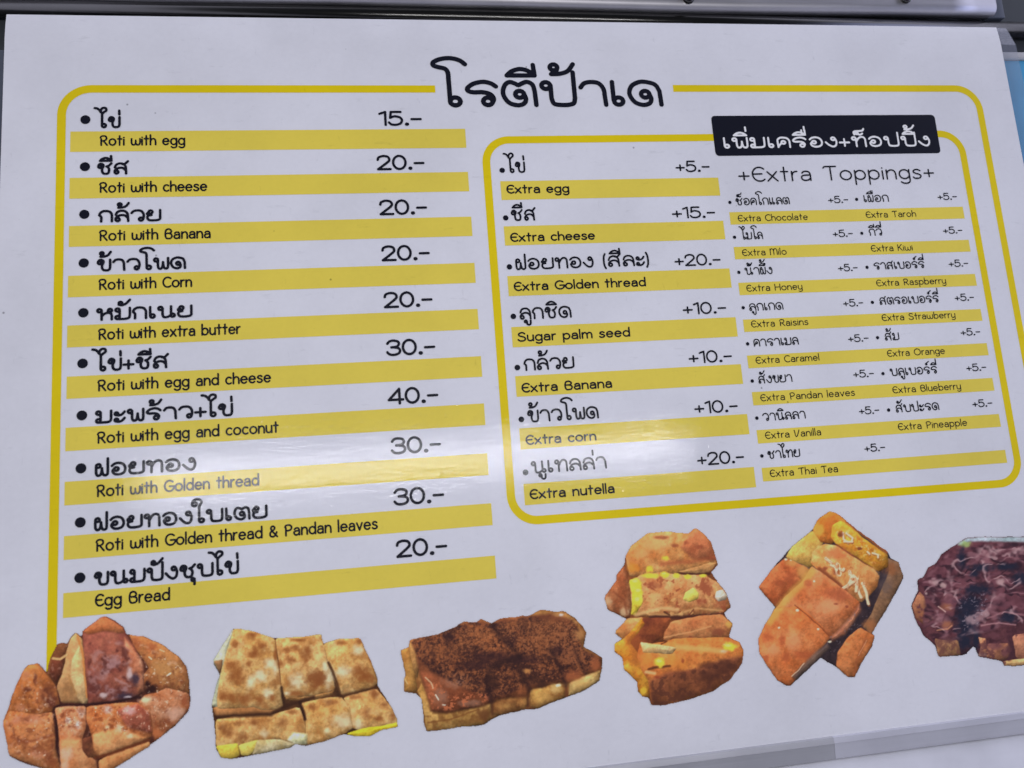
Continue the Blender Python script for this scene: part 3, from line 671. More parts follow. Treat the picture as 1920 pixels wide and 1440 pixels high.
SAT, DIM = 0.94, 0.95
class Pic:
    """a printed cut-out photograph, painted point by point on its own fine flat mesh.
    Shapes are given in the enlarged view's coordinates: origin (ox, oy), k = enlargement."""
    def __init__(self, box_, ox, oy, k, step=1.15, wob=1.1, seed=1):
        self.ox, self.oy, self.k, self.seed = ox, oy, k, seed
        x0, y0, x1, y1 = box_
        self.nx = int((x1 - x0) / step) + 1; self.ny = int((y1 - y0) / step) + 1
        gx = x0 + np.arange(self.nx) * step; gy = y0 + np.arange(self.ny) * step
        self.X, self.Y = np.meshgrid(gx, gy)
        self.wx = self.X + wob * 2 * (fbm(self.X, self.Y, 11, seed + 90, 3) - .5)
        self.wy = self.Y + wob * 2 * (fbm(self.X, self.Y, 11, seed + 95, 3) - .5)
        self.C = np.zeros(self.X.shape + (3,)); self.A = np.zeros(self.X.shape)
    def pts(self, P, smooth=True):
        p = np.array(P, float) / self.k + (self.ox, self.oy)
        if not smooth: return p
        q = []                                        # knock the corners off once
        n = len(p)
        for i in range(n):
            a, b = p[i], p[(i + 1) % n]; q += [a * .92 + b * .08, a * .08 + b * .92]
        return np.array(q)
    def piece(self, P, c0, c1, size=22, contrast=1.0, soft=1.0, edge=0.35, ew=4.0, lit=0.25, lw=6.0, L=(-.4, -.9), alpha=True, op=1.0, seed=None, octv=4, smooth=True, grad=.17, crust=.10):
        self.seed += 7; sd = self.seed if seed is None else seed
        d = poly_sdf(self.wx, self.wy, self.pts(P, smooth)) - (0.9 if alpha else 0.0)
        m_ = sstep(soft, -soft, d) * op
        nz = fbm(self.X, self.Y, size, sd, octv); nz = np.clip((nz - .5) * 2.2 * contrast + .5, 0, 1)[..., None]
        c = np.array(c0, float) * (1 - nz) + np.array(c1, float) * nz
        ind = np.maximum(-d, 0)
        gy, gx = np.gradient(d); g = np.hypot(gx, gy) + 1e-6
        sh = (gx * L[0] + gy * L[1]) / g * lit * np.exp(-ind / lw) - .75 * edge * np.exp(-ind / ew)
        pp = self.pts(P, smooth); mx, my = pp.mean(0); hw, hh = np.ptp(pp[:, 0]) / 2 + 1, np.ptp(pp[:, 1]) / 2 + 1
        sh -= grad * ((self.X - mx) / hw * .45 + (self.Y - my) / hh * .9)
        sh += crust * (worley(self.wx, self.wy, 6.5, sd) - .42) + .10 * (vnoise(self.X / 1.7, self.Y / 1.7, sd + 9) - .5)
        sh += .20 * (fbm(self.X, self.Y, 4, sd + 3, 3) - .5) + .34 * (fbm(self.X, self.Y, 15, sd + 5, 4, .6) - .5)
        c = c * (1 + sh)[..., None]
        self.C = self.C * (1 - m_[..., None]) + c * m_[..., None]
        if alpha: self.A = np.maximum(self.A, m_)
        return d
    def spots(self, L_, rgb, op=.8, soft=.7, seed=0):
        for (x, y, rx, ry) in L_:
            px, py = x / self.k + self.ox, y / self.k + self.oy
            d = np.hypot((self.wx - px) / (rx / self.k), (self.wy - py) / (ry / self.k))
            d = d + .9 * (fbm(self.X, self.Y, 7, self.seed + int(x), 3) - .5)
            m_ = (sstep(1 + soft * .5, 1 - soft, d) * op)[..., None]
            self.C = self.C * (1 - m_) + np.array(rgb, float) * m_
    def line(self, P, w, rgb, op=.9, soft=1.0):
        p = np.array(P, float) / self.k + (self.ox, self.oy); d = np.full(self.X.shape, 1e9)
        for a, b in zip(p[:-1], p[1:]):
            e = b - a; t = np.clip(((self.wx - a[0]) * e[0] + (self.wy - a[1]) * e[1]) / (e @ e), 0, 1)
            d = np.minimum(d, np.hypot(self.wx - a[0] - t * e[0], self.wy - a[1] - t * e[1]))
        w = w / self.k / 2; m_ = (sstep(w + soft, w - soft, d) * op)[..., None]
        self.C = self.C * (1 - m_) + np.array(rgb, float) * m_
    def grain(self, P, rgb, lo, hi, size, op=.8, sx=1.0, sy=1.0, rot=0.0, octv=3, soft=4):
        """irregular flecks of one colour inside an outline, where noise runs between lo and hi"""
        self.seed += 5
        d = poly_sdf(self.wx, self.wy, self.pts(P)); m_ = sstep(soft, -soft, d)
        c, s = math.cos(rot), math.sin(rot)
        u = (self.X * c + self.Y * s) * sx; v_ = (-self.X * s + self.Y * c) * sy
        nz = fbm(u, v_, size, self.seed, octv, .6)
        m_ = (m_ * sstep(lo, hi, nz) * op)[..., None]
        self.C = self.C * (1 - m_) + np.array(rgb, float) * m_
    def ridge(self, P, rgb, size, lo=.80, hi=.95, op=.8, sx=1.0, sy=1.0, rot=0.0, warp=8, soft=4):
        """thin winding streaks: crests of a stretched noise"""
        self.seed += 5
        d = poly_sdf(self.wx, self.wy, self.pts(P)); m_ = sstep(soft, -soft, d)
        c, s = math.cos(rot), math.sin(rot)
        wx = self.X + warp * (fbm(self.X, self.Y, 26, self.seed + 1, 3) - .5); wy = self.Y + warp * 2 * (fbm(self.X, self.Y, 26, self.seed + 2, 3) - .5)
        nz = fbm((wx * c + wy * s) * sx, (-wx * s + wy * c) * sy, size, self.seed, 2, .4)
        r = 1 - np.abs(2 * nz - 1) * 2
        m_ = (m_ * sstep(lo, hi, r) * op * sstep(.3, .6, fbm(self.X, self.Y, 14, self.seed + 4, 2)))[..., None]
        self.C = self.C * (1 - m_) + np.array(rgb, float) * m_
    def shred(self, P, w, rgb, dark):
        self.line([(x + 5, y + 9) for x, y in P], w * 1.15, dark, .7, 1.4); self.line(P, w, rgb, .95, .9)
        self.line([(x - 3, y - 4) for x, y in P], w * .35, [min(250, q + 14) for q in rgb], .6, .8)
    def build(self, label, white):
        lum = (self.C * (.3, .59, .11)).sum(-1, keepdims=True); self.C = lum + (self.C - lum) * SAT
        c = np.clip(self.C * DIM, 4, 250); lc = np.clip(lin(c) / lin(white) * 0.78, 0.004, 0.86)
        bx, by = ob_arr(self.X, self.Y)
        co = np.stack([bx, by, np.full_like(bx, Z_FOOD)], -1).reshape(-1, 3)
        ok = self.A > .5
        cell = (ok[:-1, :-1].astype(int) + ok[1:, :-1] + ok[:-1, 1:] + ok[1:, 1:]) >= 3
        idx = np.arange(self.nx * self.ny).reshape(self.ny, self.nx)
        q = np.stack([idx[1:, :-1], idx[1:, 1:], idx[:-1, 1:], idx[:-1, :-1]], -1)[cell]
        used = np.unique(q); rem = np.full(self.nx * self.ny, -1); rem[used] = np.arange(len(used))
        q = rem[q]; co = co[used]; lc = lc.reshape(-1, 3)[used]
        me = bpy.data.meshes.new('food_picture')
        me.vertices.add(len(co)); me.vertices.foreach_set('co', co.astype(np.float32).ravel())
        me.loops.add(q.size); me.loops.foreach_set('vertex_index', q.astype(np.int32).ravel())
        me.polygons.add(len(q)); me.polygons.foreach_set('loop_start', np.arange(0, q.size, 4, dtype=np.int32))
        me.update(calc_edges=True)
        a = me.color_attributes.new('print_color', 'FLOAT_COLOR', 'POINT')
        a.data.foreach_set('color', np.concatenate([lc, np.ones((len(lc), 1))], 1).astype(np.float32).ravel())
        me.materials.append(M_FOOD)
        o = bpy.data.objects.new('food_picture', me); col.objects.link(o); o.parent = board; o['label'] = label
        return o

# --- sticky brown roti, bottom left
p = Pic((2, 1150, 364, 1462), 0, 1140, 4.8, seed=11)
OUT = [(30,1040),(80,900),(110,800),(140,720),(220,560),(260,512),(340,498),(390,550),(425,585),(440,520),(460,450),(520,330),(560,312),(610,325),(640,270),(680,222),(740,262),(745,212),(900,95),(945,72),(1000,95),(1110,172),(1140,240),(1290,255),(1460,328),(1620,450),(1680,530),(1705,660),(1712,850),(1690,930),(1560,1070),(1400,1190),(1340,1240),(1100,1390),(1020,1440),(900,1520),(600,1520),(450,1465),(200,1385),(90,1330),(60,1180)]
p.piece(OUT, (62,30,24), (85,42,30), edge=0, lit=0)
p.piece([(430,600),(440,510),(470,430),(520,330),(560,315),(612,325),(600,440),(565,560),(515,690)], (104,58,34), (140,84,46), edge=.3)
p.piece([(470,460),(580,440),(560,600),(510,680),(440,590)], (82,38,26), (96,48,32), edge=.1, alpha=False, soft=3)
p.piece([(30,1040),(80,900),(140,720),(220,560),(260,515),(340,500),(430,605),(500,700),(535,860),(470,930),(330,970),(200,960)], (150,82,40), (182,110,58), edge=.30)
p.spots([(430,790,95,110),(250,735,40,22),(320,640,20,60),(470,850,60,60)], (84,40,30), .75)
p.spots([(190,900,50,40),(240,600,50,40)], (172,112,88), .5)
p.piece([(30,1040),(90,930),(200,940),(340,960),(470,940),(490,1100),(505,1260),(545,1440),(540,1520),(450,1465),(90,1330),(60,1180)], (156,88,48), (186,118,72), edge=.30)
p.line([(110,1160),(230,1210),(380,1170),(490,1140)], 26, (120,58,34), .7, 3)
p.spots([(300,1000,120,50),(360,1310,110,40),(150,1010,60,40)], (178,118,98), .5)
p.grain([(60,1000),(460,960),(520,1440),(100,1300)], (116,58,34), .46, .74, 16, .6)
p.grain([(120,800),(400,560),(500,850),(200,930)], (186,110,66), .50, .76, 14, .5)
p.grain(OUT, (186,136,118), .60, .80, 7, .35)
p.line([(500,900),(520,1050),(520,1250),(560,1400)], 42, (42,20,20), .95, 3)
p.piece([(515,720),(560,600),(590,500),(600,400),(640,280),(680,225),(738,280),(760,450),(780,700),(792,830),(765,880),(720,850),(560,850)], (164,114,70), (188,142,94), size=30, edge=.25)
p.piece([(640,610),(650,470),(720,330),(752,460),(775,680),(792,830),(765,880),(715,830),(690,790)], (186,142,92), (212,174,122), edge=.2, alpha=False, soft=2)
p.line([(700,250),(745,400),(765,600),(785,800)], 20, (196,112,52), .7, 2)
p.line([(620,600),(640,680),(690,770)], 16, (150,106,58), .6, 2)
p.line([(480,455),(540,462),(600,420)], 20, (205,160,105), .9, 1)
p.piece([(745,215),(900,95),(945,75),(1110,175),(1150,262),(1200,350),(1290,500),(1302,745),(1200,812),(1000,845),(800,862),(785,700),(762,400)], (112,54,46), (148,82,64), size=26, edge=.30)
p.piece([(745,215),(900,95),(945,75),(1110,175),(1120,230),(950,205),(800,240)], (158,82,44), (180,104,62), edge=.15, alpha=False, soft=3)
p.piece([(1120,260),(1200,350),(1290,500),(1300,740),(1240,760),(1200,600),(1130,430)], (160,88,58), (186,122,92), edge=.1, alpha=False, soft=4)
p.grain([(790,430),(1200,420),(1280,700),(1000,830),(800,820)], (166,128,132), .44, .74, 18, .7)
p.ridge([(790,300),(1150,300),(1270,700),(1000,820),(800,810)], (176,140,142), 30, .45, .98, .42, rot=.8, sx=.7, sy=1.5)
p.grain([(780,300),(1150,350),(1280,700),(1000,830),(800,820)], (82,38,34), .48, .74, 14, .75)
p.spots([(1130,790,90,34),(1220,640,40,60)], (52,40,56), .85); p.spots([(1150,800,35,12),(930,785,40,30),(1170,590,30,60)], (196,184,190), .7)
p.piece([(1170,242),(1290,258),(1460,330),(1620,450),(1680,530),(1705,660),(1703,770),(1500,730),(1420,760),(1310,745),(1300,600),(1350,540),(1280,440),(1220,350)], (140,80,44), (172,112,64), size=40, edge=.28)
p.spots([(1480,560,130,110)], (182,132,78), .55); p.spots([(1230,320,50,70),(1360,350,50,40)], (150,74,44), .6)
p.line([(1500,610),(1535,585)], 12, (240,226,200), .9); p.line([(1340,440),(1365,460)], 10, (232,210,180), .8); p.line([(1440,375),(1480,392)], 10, (224,196,160), .7); p.line([(1600,520),(1630,545)], 9, (226,200,160), .7)
p.spots([(1365,725,62,42),(1330,680,30,40)], (40,18,18), .95)
p.piece([(1255,850),(1310,780),(1400,770),(1500,720),(1700,770),(1708,890),(1560,1070),(1400,1190),(1370,1100),(1340,960)], (148,84,50), (182,126,94), size=24, edge=.25)
p.grain([(1360,790),(1700,780),(1690,920),(1400,1180)], (126,60,34), .46, .70, 12, .65)
p.spots([(1310,830,60,40)], (222,196,160), .9); p.spots([(1560,950,100,70)], (192,156,142), .6); p.spots([(1420,1130,60,50)], (176,96,54), .7)
p.piece([(500,905),(560,880),(770,885),(770,1080),(735,1180),(745,1270),(860,1380),(880,1440),(900,1520),(560,1520),(540,1250),(530,1080)], (168,98,60), (196,134,96), edge=.28)
p.piece([(540,1190),(730,1180),(745,1270),(860,1385),(880,1520),(560,1520)], (166,102,62), (192,132,88), edge=.1, alpha=False, soft=6)
p.spots([(730,940,36,45),(610,1010,26,36),(700,1050,30,40)], (220,206,206), .8); p.spots([(600,1310,60,60),(590,1420,40,60)], (206,166,150), .6)
p.piece([(750,1180),(830,1150),(850,1290),(900,1345),(790,1340),(745,1270)], (70,34,26), (120,70,42), edge=.1)
p.piece([(785,890),(1000,862),(1240,852),(1350,925),(1375,1130),(1340,1182),(1050,1285),(900,1335),(852,1285),(832,1150),(780,1000)], (162,88,46), (192,122,76), size=20, edge=.28)
p.piece([(840,1130),(1060,1080),(1340,1170),(1050,1285),(900,1335),(852,1285)], (172,108,62), (196,136,88), edge=.12, alpha=False, soft=4)
p.piece([(1050,920),(1240,860),(1345,930),(1372,1130),(1150,1080)], (138,66,48), (160,86,66), edge=.1, alpha=False, soft=4)
p.spots([(970,910,45,40),(1160,920,70,40)], (196,166,172), .65); p.spots([(1080,1080,46,40),(970,1080,26,22),(1170,1150,40,22)], (226,186,150), .8)
p.grain([(800,880),(1040,870),(1060,1080),(860,1110)], (126,60,30), .46, .70, 10, .7)
p.grain([(800,880),(1340,870),(1360,1120),(1000,1140)], (226,196,170), .70, .80, 6, .5)
p.grain([(520,910),(760,890),(760,1080),(560,1090)], (130,66,38), .46, .70, 11, .65)
p.piece([(890,1380),(1000,1318),(1340,1205),(1350,1240),(1100,1395),(1020,1445),(900,1520)], (164,102,58), (188,128,80), edge=.25)
p.line([(860,1350),(1000,1310),(1340,1190)], 26, (92,44,24), .9, 2); p.line([(880,1350),(885,1480)], 16, (70,34,24), .9, 2)
p.line([(520,880),(780,868),(1000,850),(1270,800)], 22, (40,18,20), .9, 2)
for q_ in ([(60,1000),(300,560),(500,860),(480,1400),(110,1300)], [(1200,280),(1650,520),(1690,900),(1420,1150),(1340,800)], [(790,890),(1340,870),(1360,1120),(880,1120)], [(520,900),(760,890),(740,1150),(540,1150)]):
    p.grain(q_, (206,168,140), .56, .82, 11, .45); p.grain(q_, (98,46,28), .54, .76, 9, .5); p.grain(q_, (232,206,186), .72, .82, 5, .6)
p.build('picture of sticky dark brown roti cut into pieces', (168,170,186))

# --- pale roti with egg, toasted spots
p = Pic((394, 1172, 750, 1428), 380, 1160, 5.0526, seed=23)
p.piece([(300,92),(470,118),(680,190),(1000,165),(1100,150),(1140,240),(1290,190),(1490,185),(1540,300),(1600,420),(1660,580),(1655,640),(1780,830),(1840,960),(1840,1020),(1690,1050),(1580,1110),(1440,1110),(1340,1085),(1130,1165),(990,1200),(870,1185),(830,1220),(480,1290),(280,1325),(180,1315),(130,1230),(115,1000),(90,820),(130,640),(165,530),(100,410),(200,240),(260,150)], (58,34,20), (80,48,28), edge=0, lit=0)
p.piece([(260,150),(290,100),(240,300),(170,560),(155,850),(90,820),(130,640),(170,520),(100,400),(200,240)], (150,158,132), (186,184,158), edge=.3)
p.piece([(105,400),(190,385),(185,470),(165,525)], (134,92,60), (150,108,72), alpha=False)
TAN, TAN2 = (182,132,72), (204,160,102)
A = [(300,92),(470,118),(680,190),(705,380),(732,550),(757,852),(560,862),(480,832),(150,852),(140,760),(165,560),(235,300)]
B = [(690,187),(1000,167),(1122,150),(1142,240),(1182,420),(1252,650),(1232,682),(1000,732),(790,742),(752,660),(735,450)]
C_ = [(1150,240),(1290,192),(1490,186),(1540,300),(1600,420),(1662,600),(1600,662),(1340,732),(1300,700),(1250,560),(1188,400)]
p.piece([(100,842),(480,835),(755,850),(660,905),(140,935)], (132,84,46), (156,104,62), edge=.2)
p.piece([(780,730),(1000,725),(1240,680),(1220,715),(1050,770),(800,770)], (140,94,50), (176,126,74), edge=.2)
D = [(130,960),(300,925),(650,912),(910,840),(960,960),(990,1170),(870,1190),(700,1130),(510,1170),(330,1205),(130,1205)]
E_ = [(930,800),(1120,760),(1310,742),(1385,830),(1422,1030),(1340,1087),(1130,1167),(992,1192),(975,950)]
F_ = [(1340,742),(1640,662),(1780,830),(1842,960),(1830,1012),(1500,1052),(1424,1030),(1392,870)]
for q_ in (D, E_, F_, C_, B, A):
    p.piece(q_, TAN, TAN2, size=26, edge=.18, ew=3)
    p.grain(q_, (136,80,38), .44, .76, 26, .6); p.grain(q_, (124,72,32), .46, .74, 6, .28); p.grain(q_, (206,176,122), .54, .80, 15, .45)
p.piece([(130,1205),(330,1185),(345,1230),(350,1290),(280,1325),(180,1315)], (166,136,40), (206,176,66), edge=.25)
p.piece([(345,1200),(520,1150),(500,1230),(440,1290),(370,1290)], (186,160,66), (214,190,98), edge=.25)
p.piece([(520,1155),(700,1140),(870,1190),(830,1222),(470,1290),(500,1220)], (160,138,92), (186,176,148), edge=.2)
p.piece([(860,1080),(990,1090),(990,1195),(870,1190),(800,1150)], (166,160,110), (196,196,168), edge=.1, alpha=False, soft=3)
p.piece([(1370,1090),(1500,1045),(1690,1020),(1840,985),(1842,1022),(1690,1052),(1580,1112),(1440,1112)], (196,166,30), (222,194,44), edge=.2)
p.spots([(540,545,75,60),(640,430,60,55),(620,710,50,45),(450,600,40,60),(690,480,30,50)], (206,200,172), .8, .9)
p.spots([(900,590,80,80),(1200,560,60,110),(1470,295,60,50),(1330,500,80,60),(1160,450,30,50),(800,705,40,20)], (206,200,172), .78, .9)
p.spots([(1330,970,100,70),(1470,990,50,50),(580,1090,50,40),(1180,1060,30,30)], (204,196,164), .7, .9)
DK = (122,62,26)
p.spots([(330,540,90,90),(270,440,70,60),(470,340,60,40),(430,425,38,32),(200,730,60,50),(280,750,40,50),(540,760,50,50),(660,750,40,40),(310,240,50,40),(500,300,30,60),(560,250,50,40),(480,150,60,30),(400,760,90,60),(690,350,20,90)], DK, .72, .85)
p.spots([(1075,565,100,95)], (118,62,30), .8, .5)
p.spots([(880,280,50,40),(800,300,50,40),(970,360,50,70),(830,390,60,50),(740,420,40,40),(1000,300,40,40),(880,710,80,30),(900,200,60,20)], DK, .72, .85)
p.spots([(1480,500,100,70),(1560,560,70,60),(1320,230,60,30),(1480,215,40,30),(1590,380,20,60)], DK, .72, .85)
p.spots([(350,990,80,30),(760,980,60,50),(480,980,50,30),(200,1030,60,60),(380,1120,60,40),(850,880,50,30),(250,1080,50,50)], (104,52,24), .6, 1.0)
p.spots([(1200,790,110,40),(1630,700,60,50),(1720,810,50,50),(1550,890,50,50),(1660,950,40,30),(1430,740,80,30),(1040,840,50,40),(1800,920,30,40)], (108,52,24), .6, 1.0)
p.line([(130,930),(400,915),(650,905),(780,830),(1050,745)], 36, (52,28,18), .85, 3)
p.line([(1300,735),(1450,700),(1640,650)], 26, (60,32,18), .8, 3)
p.line([(920,790),(950,880),(968,950)], 30, (46,24,18), .95, 2); p.line([(1190,415),(1240,520),(1275,620),(1300,700)], 24, (66,38,22), .9, 2)
p.line([(745,650),(755,720),(770,800)], 24, (50,30,20), .9, 2)
p.line([(690,200),(720,400),(740,640)], 8, (120,70,36), .6, 1.5); p.line([(1390,840),(1420,1020)], 8, (130,90,50), .6, 1.5)
p.line([(340,1210),(350,1285)], 8, (110,80,30), .7)
p.build('picture of golden toasted roti squares with egg', (170,171,188))

# --- roti dusted with cocoa
p = Pic((746, 1140, 1136, 1376), 740, 1130, 4.8, seed=37)
OUT = [(55,430),(130,400),(140,340),(180,325),(380,290),(530,230),(630,170),(740,182),(775,150),(870,190),(960,140),(1220,115),(1320,65),(1450,85),(1520,75),(1620,140),(1690,220),(1722,270),(1700,400),(1780,440),(1868,500),(1862,600),(1840,700),(1700,790),(1530,852),(1280,952),(1160,962),(940,1012),(862,1052),(790,1102),(580,1117),(400,1147),(290,1157),(265,1080),(255,950),(245,860),(200,812),(85,802),(85,690),(100,650)]
p.piece(OUT, (126,78,40), (164,112,62), size=20, edge=.35)
p.piece([(55,430),(130,400),(190,640),(205,800),(90,800),(85,690),(100,650)], (150,96,44), (182,130,66), edge=.3, alpha=False)
p.piece([(130,400),(145,340),(185,330),(230,560),(200,700),(160,560)], (158,104,54), (186,134,78), edge=.25, alpha=False)
p.piece([(205,790),(240,720),(330,900),(340,980),(760,940),(870,900),(860,1045),(790,1100),(400,1147),(290,1157),(250,900)], (138,96,46), (180,138,78), size=22, edge=.2, alpha=False)
p.line([(300,1080),(500,1050),(750,960)], 14, (110,66,32), .8, 2)
p.grain([(205,790),(330,980),(870,900),(860,1045),(400,1147),(290,1157)], (104,62,30), .46, .72, 12, .6)
p.grain([(870,880),(1860,600),(1700,790),(1280,950),(940,1010)], (92,52,28), .46, .70, 13, .7)
p.spots([(800,1000,60,70)], (92,52,28), .8)
p.piece([(870,880),(1100,830),(1210,760),(1190,920),(1160,960),(940,1010),(870,1000)], (112,68,36), (164,112,60), edge=.3, alpha=False, size=14)
p.piece([(1220,780),(1480,720),(1535,790),(1530,850),(1280,950),(1220,930)], (128,82,40), (186,140,74), edge=.3, alpha=False)
p.piece([(1570,720),(1720,650),(1860,600),(1840,700),(1700,790),(1560,840)], (150,112,64), (196,164,104), edge=.25, alpha=False)
TOP = [(140,340),(380,290),(530,230),(640,170),(770,155),(870,190),(960,140),(1220,115),(1420,100),(1560,140),(1640,200),(1660,330),(1700,420),(1868,500),(1862,600),(1720,650),(1560,720),(1450,730),(1220,780),(1190,850),(1000,860),(870,900),(760,940),(480,990),(330,980),(300,850),(220,620),(190,450)]
p.piece(TOP, (84,44,30), (128,70,42), size=24, edge=.15, alpha=False, soft=4, contrast=1.3)
p.piece([(230,620),(330,640),(650,780),(870,860),(860,900),(480,990),(330,980),(300,850)], (104,52,32), (140,76,48), edge=.15, alpha=False, soft=6)
p.spots([(680,900,110,35),(560,700,150,70),(420,850,70,80)], (150,108,92), .6)
COC = [(150,345),(640,175),(870,200),(1220,120),(1640,220),(1690,420),(1850,520),(1700,640),(1450,700),(1200,740),(860,880),(650,780),(330,620),(210,500)]
p.grain(COC, (56,30,28), .40, .70, 20, .75); p.grain(COC, (134,76,46), .42, .66, 9, .6)
p.grain(COC, (52,28,28), .48, .66, 3.6, .6); p.grain(COC, (152,88,54), .52, .70, 2.8, .6); p.grain(COC, (44,24,26), .54, .70, 6, .6)
p.grain([(640,180),(780,220),(960,300),(1130,470),(950,440),(700,380)], (158,88,50), .34, .62, 5, .75)
p.grain([(1180,200),(1600,200),(1660,420),(1840,520),(1500,560),(1250,380)], (142,82,52), .38, .64, 6, .7)
p.grain(COC, (40,22,24), .56, .72, 4, .6)
p.spots([(880,490,180,60),(1150,510,200,45),(720,560,160,50),(1040,340,60,70),(900,210,60,30),(1460,420,60,60),(480,310,60,40)], (52,28,30), .75)
p.spots([(1230,680,120,50),(1330,730,60,40),(880,720,60,90)], (54,30,26), .7)
p.spots([(1660,290,60,50),(1470,100,50,25),(1640,170,40,25)], (170,118,72), .7); p.spots([(1500,110,25,16)], (206,200,206), .8)
p.spots([(1185,612,46,22)], (178,118,66), .9)
p.spots([(1600,660,100,60),(1800,560,50,70)], (158,84,50), .7)
p.spots([(1445,770,60,50),(1475,745,26,18)], (200,170,110), .7); p.spots([(1470,742,24,14)], (224,216,200), .8)
p.grain([(270,640),(500,800),(860,820),(840,880),(480,970),(320,940)], (178,96,62), .55, .66, 6, .8)
p.line([(275,670),(330,720),(345,770)], 8, (222,196,160), .8); p.line([(370,830),(395,870)], 10, (236,220,200), .9); p.line([(90,680),(118,730)], 7, (216,190,140), .8); p.line([(430,915),(455,918)], 7, (240,224,210), .9)
p.line([(1205,790),(1195,930)], 20, (70,38,24), .8, 2); p.line([(1540,760),(1550,850)], 24, (96,52,30), .8, 2); p.line([(870,880),(880,1000)], 26, (74,42,26), .8, 3)
p.spots([(780,270,150,70),(1150,190,200,50),(1420,200,150,80),(1330,330,140,80),(430,420,200,70)], (136,78,46), .42, 1.2)
p.grain([(500,250),(1640,130),(1660,400),(1200,440),(900,430),(600,420)], (70,38,28), .50, .68, 4, .55); p.grain([(500,250),(1640,130),(1660,400),(1200,440),(900,430),(600,420)], (164,98,60), .52, .68, 3, .5)
for q_, w_ in (([(880,195),(940,290),(1020,370),(1130,480)], 46), ([(1130,490),(960,540),(850,600),(830,700),(870,880)], 52), ([(1120,560),(1160,680),(1215,780)], 44), ([(1400,420),(1480,560),(1540,740)], 36), ([(1620,430),(1680,560),(1720,640)], 26)):
    p.line(q_, w_, (40,22,24), .62, 5)
p.spots([(1000,930,70,40),(1360,850,80,50),(1690,720,80,40)], (196,150,84), .5, 1.2)
p.build('picture of roti slices dusted with cocoa powder', (172,173,192))

# --- corn roti stack
p = Pic((1128, 984, 1400, 1332), 1120, 980, 4.0, seed=51)
p.piece([(52,560),(140,440),(150,390),(200,325),(215,250),(250,180),(380,80),(520,65),(680,85),(735,42),(800,90),(850,150),(880,240),(902,315),(850,370),(900,450),(960,520),(998,630),(945,670),(960,710),(1012,760),(980,860),(1060,895),(1095,960),(1085,1050),(1000,1170),(850,1270),(700,1320),(480,1372),(405,1365),(385,1310),(340,1305),(305,1260),(300,1190),(200,1100),(185,1010),(130,960),(130,910),(190,870),(130,825),(225,722),(80,650)], (96,48,26), (120,66,36), edge=.1, lit=0)
p.piece([(52,560),(140,440),(150,390),(200,328),(240,480),(258,640),(235,720),(80,650)], (150,78,46), (184,118,80), edge=.28)
p.spots([(80,590,30,40),(200,660,40,40)], (206,176,140), .7); p.line([(120,520),(200,580),(220,680)], 14, (120,58,36), .6, 2)
T = [(215,250),(250,180),(380,80),(520,65),(680,85),(735,42),(800,90),(850,150),(880,240),(902,315),(760,340),(560,385),(330,400),(245,400),(225,320)]
p.piece(T, (182,108,56), (212,150,92), size=26, edge=.22)
p.piece([(690,90),(735,42),(850,150),(895,280),(700,270),(620,180)], (164,84,52), (190,110,72), alpha=False, soft=4, edge=.1)
p.spots([(430,160,110,60),(330,230,60,40)], (222,164,104), .6); p.spots([(665,150,28,22),(480,110,60,16),(580,170,30,14),(760,180,30,20)], (140,66,44), .7)
p.spots([(270,340,50,40),(390,345,30,30)], (214,128,40), .7)
p.line([(480,310),(700,290),(890,260)], 30, (156,74,46), .6, 4); p.piece([(600,370),(840,300),(895,300),(845,370),(750,385)], (166,110,66), (190,140,90), alpha=False, edge=.15)
p.line([(600,385),(760,390),(840,385)], 18, (60,30,30), .85, 2)
Mi = [(245,440),(330,395),(480,375),(620,395),(800,395),(900,450),(962,520),(998,630),(940,680),(720,700),(480,700),(270,700),(255,560)]
p.piece(Mi, (178,106,62), (210,150,98), size=22, edge=.25)
p.grain(Mi, (142,66,42), .56, .68, 12, .7); p.grain(Mi, (224,166,104), .60, .72, 9, .6)
p.spots([(430,470,60,40),(820,480,60,60),(780,590,50,40),(920,600,50,40)], (150,74,50), .6)
p.piece([(240,430),(300,415),(330,470),(340,600),(290,690),(250,690),(262,560)], (222,186,44), (238,206,72), edge=.15, alpha=False)
p.spots([(285,455,42,40),(310,570,30,50)], (238,218,90), .8); p.spots([(400,400,70,22),(505,388,32,22),(590,398,30,18),(790,398,26,10)], (224,196,90), .85)
p.piece([(640,575),(660,520),(720,487),(762,530),(755,570),(690,598)], (214,186,76), (232,206,104), edge=.2, alpha=False)
p.piece([(880,560),(890,515),(940,500),(975,545),(960,580),(905,590)], (186,164,146), (214,196,180), edge=.15, alpha=False); p.line([(895,552),(925,558),(950,535)], 8, (226,214,206), .9)
p.line([(290,690),(480,640),(600,650)], 26, (222,176,120), .7, 3); p.line([(400,690),(600,690),(740,640),(940,660)], 14, (214,160,104), .6, 2); p.line([(500,670),(540,690)], 12, (70,36,26), .8); p.line([(690,690),(720,650)], 10, (90,40,30), .7)
p.line([(400,708),(640,712),(940,690)], 26, (66,32,30), .85, 3)
p.piece([(130,825),(225,722),(340,712),(360,800),(240,860),(190,872)], (176,106,58), (210,150,90), edge=.2)
p.piece([(330,715),(560,710),(500,850),(330,960),(320,1000),(220,1000),(200,900),(250,830)], (96,44,30), (136,68,38), alpha=False, edge=.1)
p.piece([(130,910),(200,870),(260,810),(330,720),(350,760),(240,900),(320,1000),(330,1100),(390,1180),(385,1310),(340,1305),(305,1260),(300,1190),(200,1100),(185,1010),(130,960)], (196,112,34), (222,160,56), edge=.22)
p.spots([(290,980,60,120),(250,880,60,70)], (150,74,38), .6)
p.piece([(560,740),(780,700),(930,690),(1012,760),(980,862),(800,870),(500,880),(500,830)], (160,88,52), (190,122,76), edge=.2)
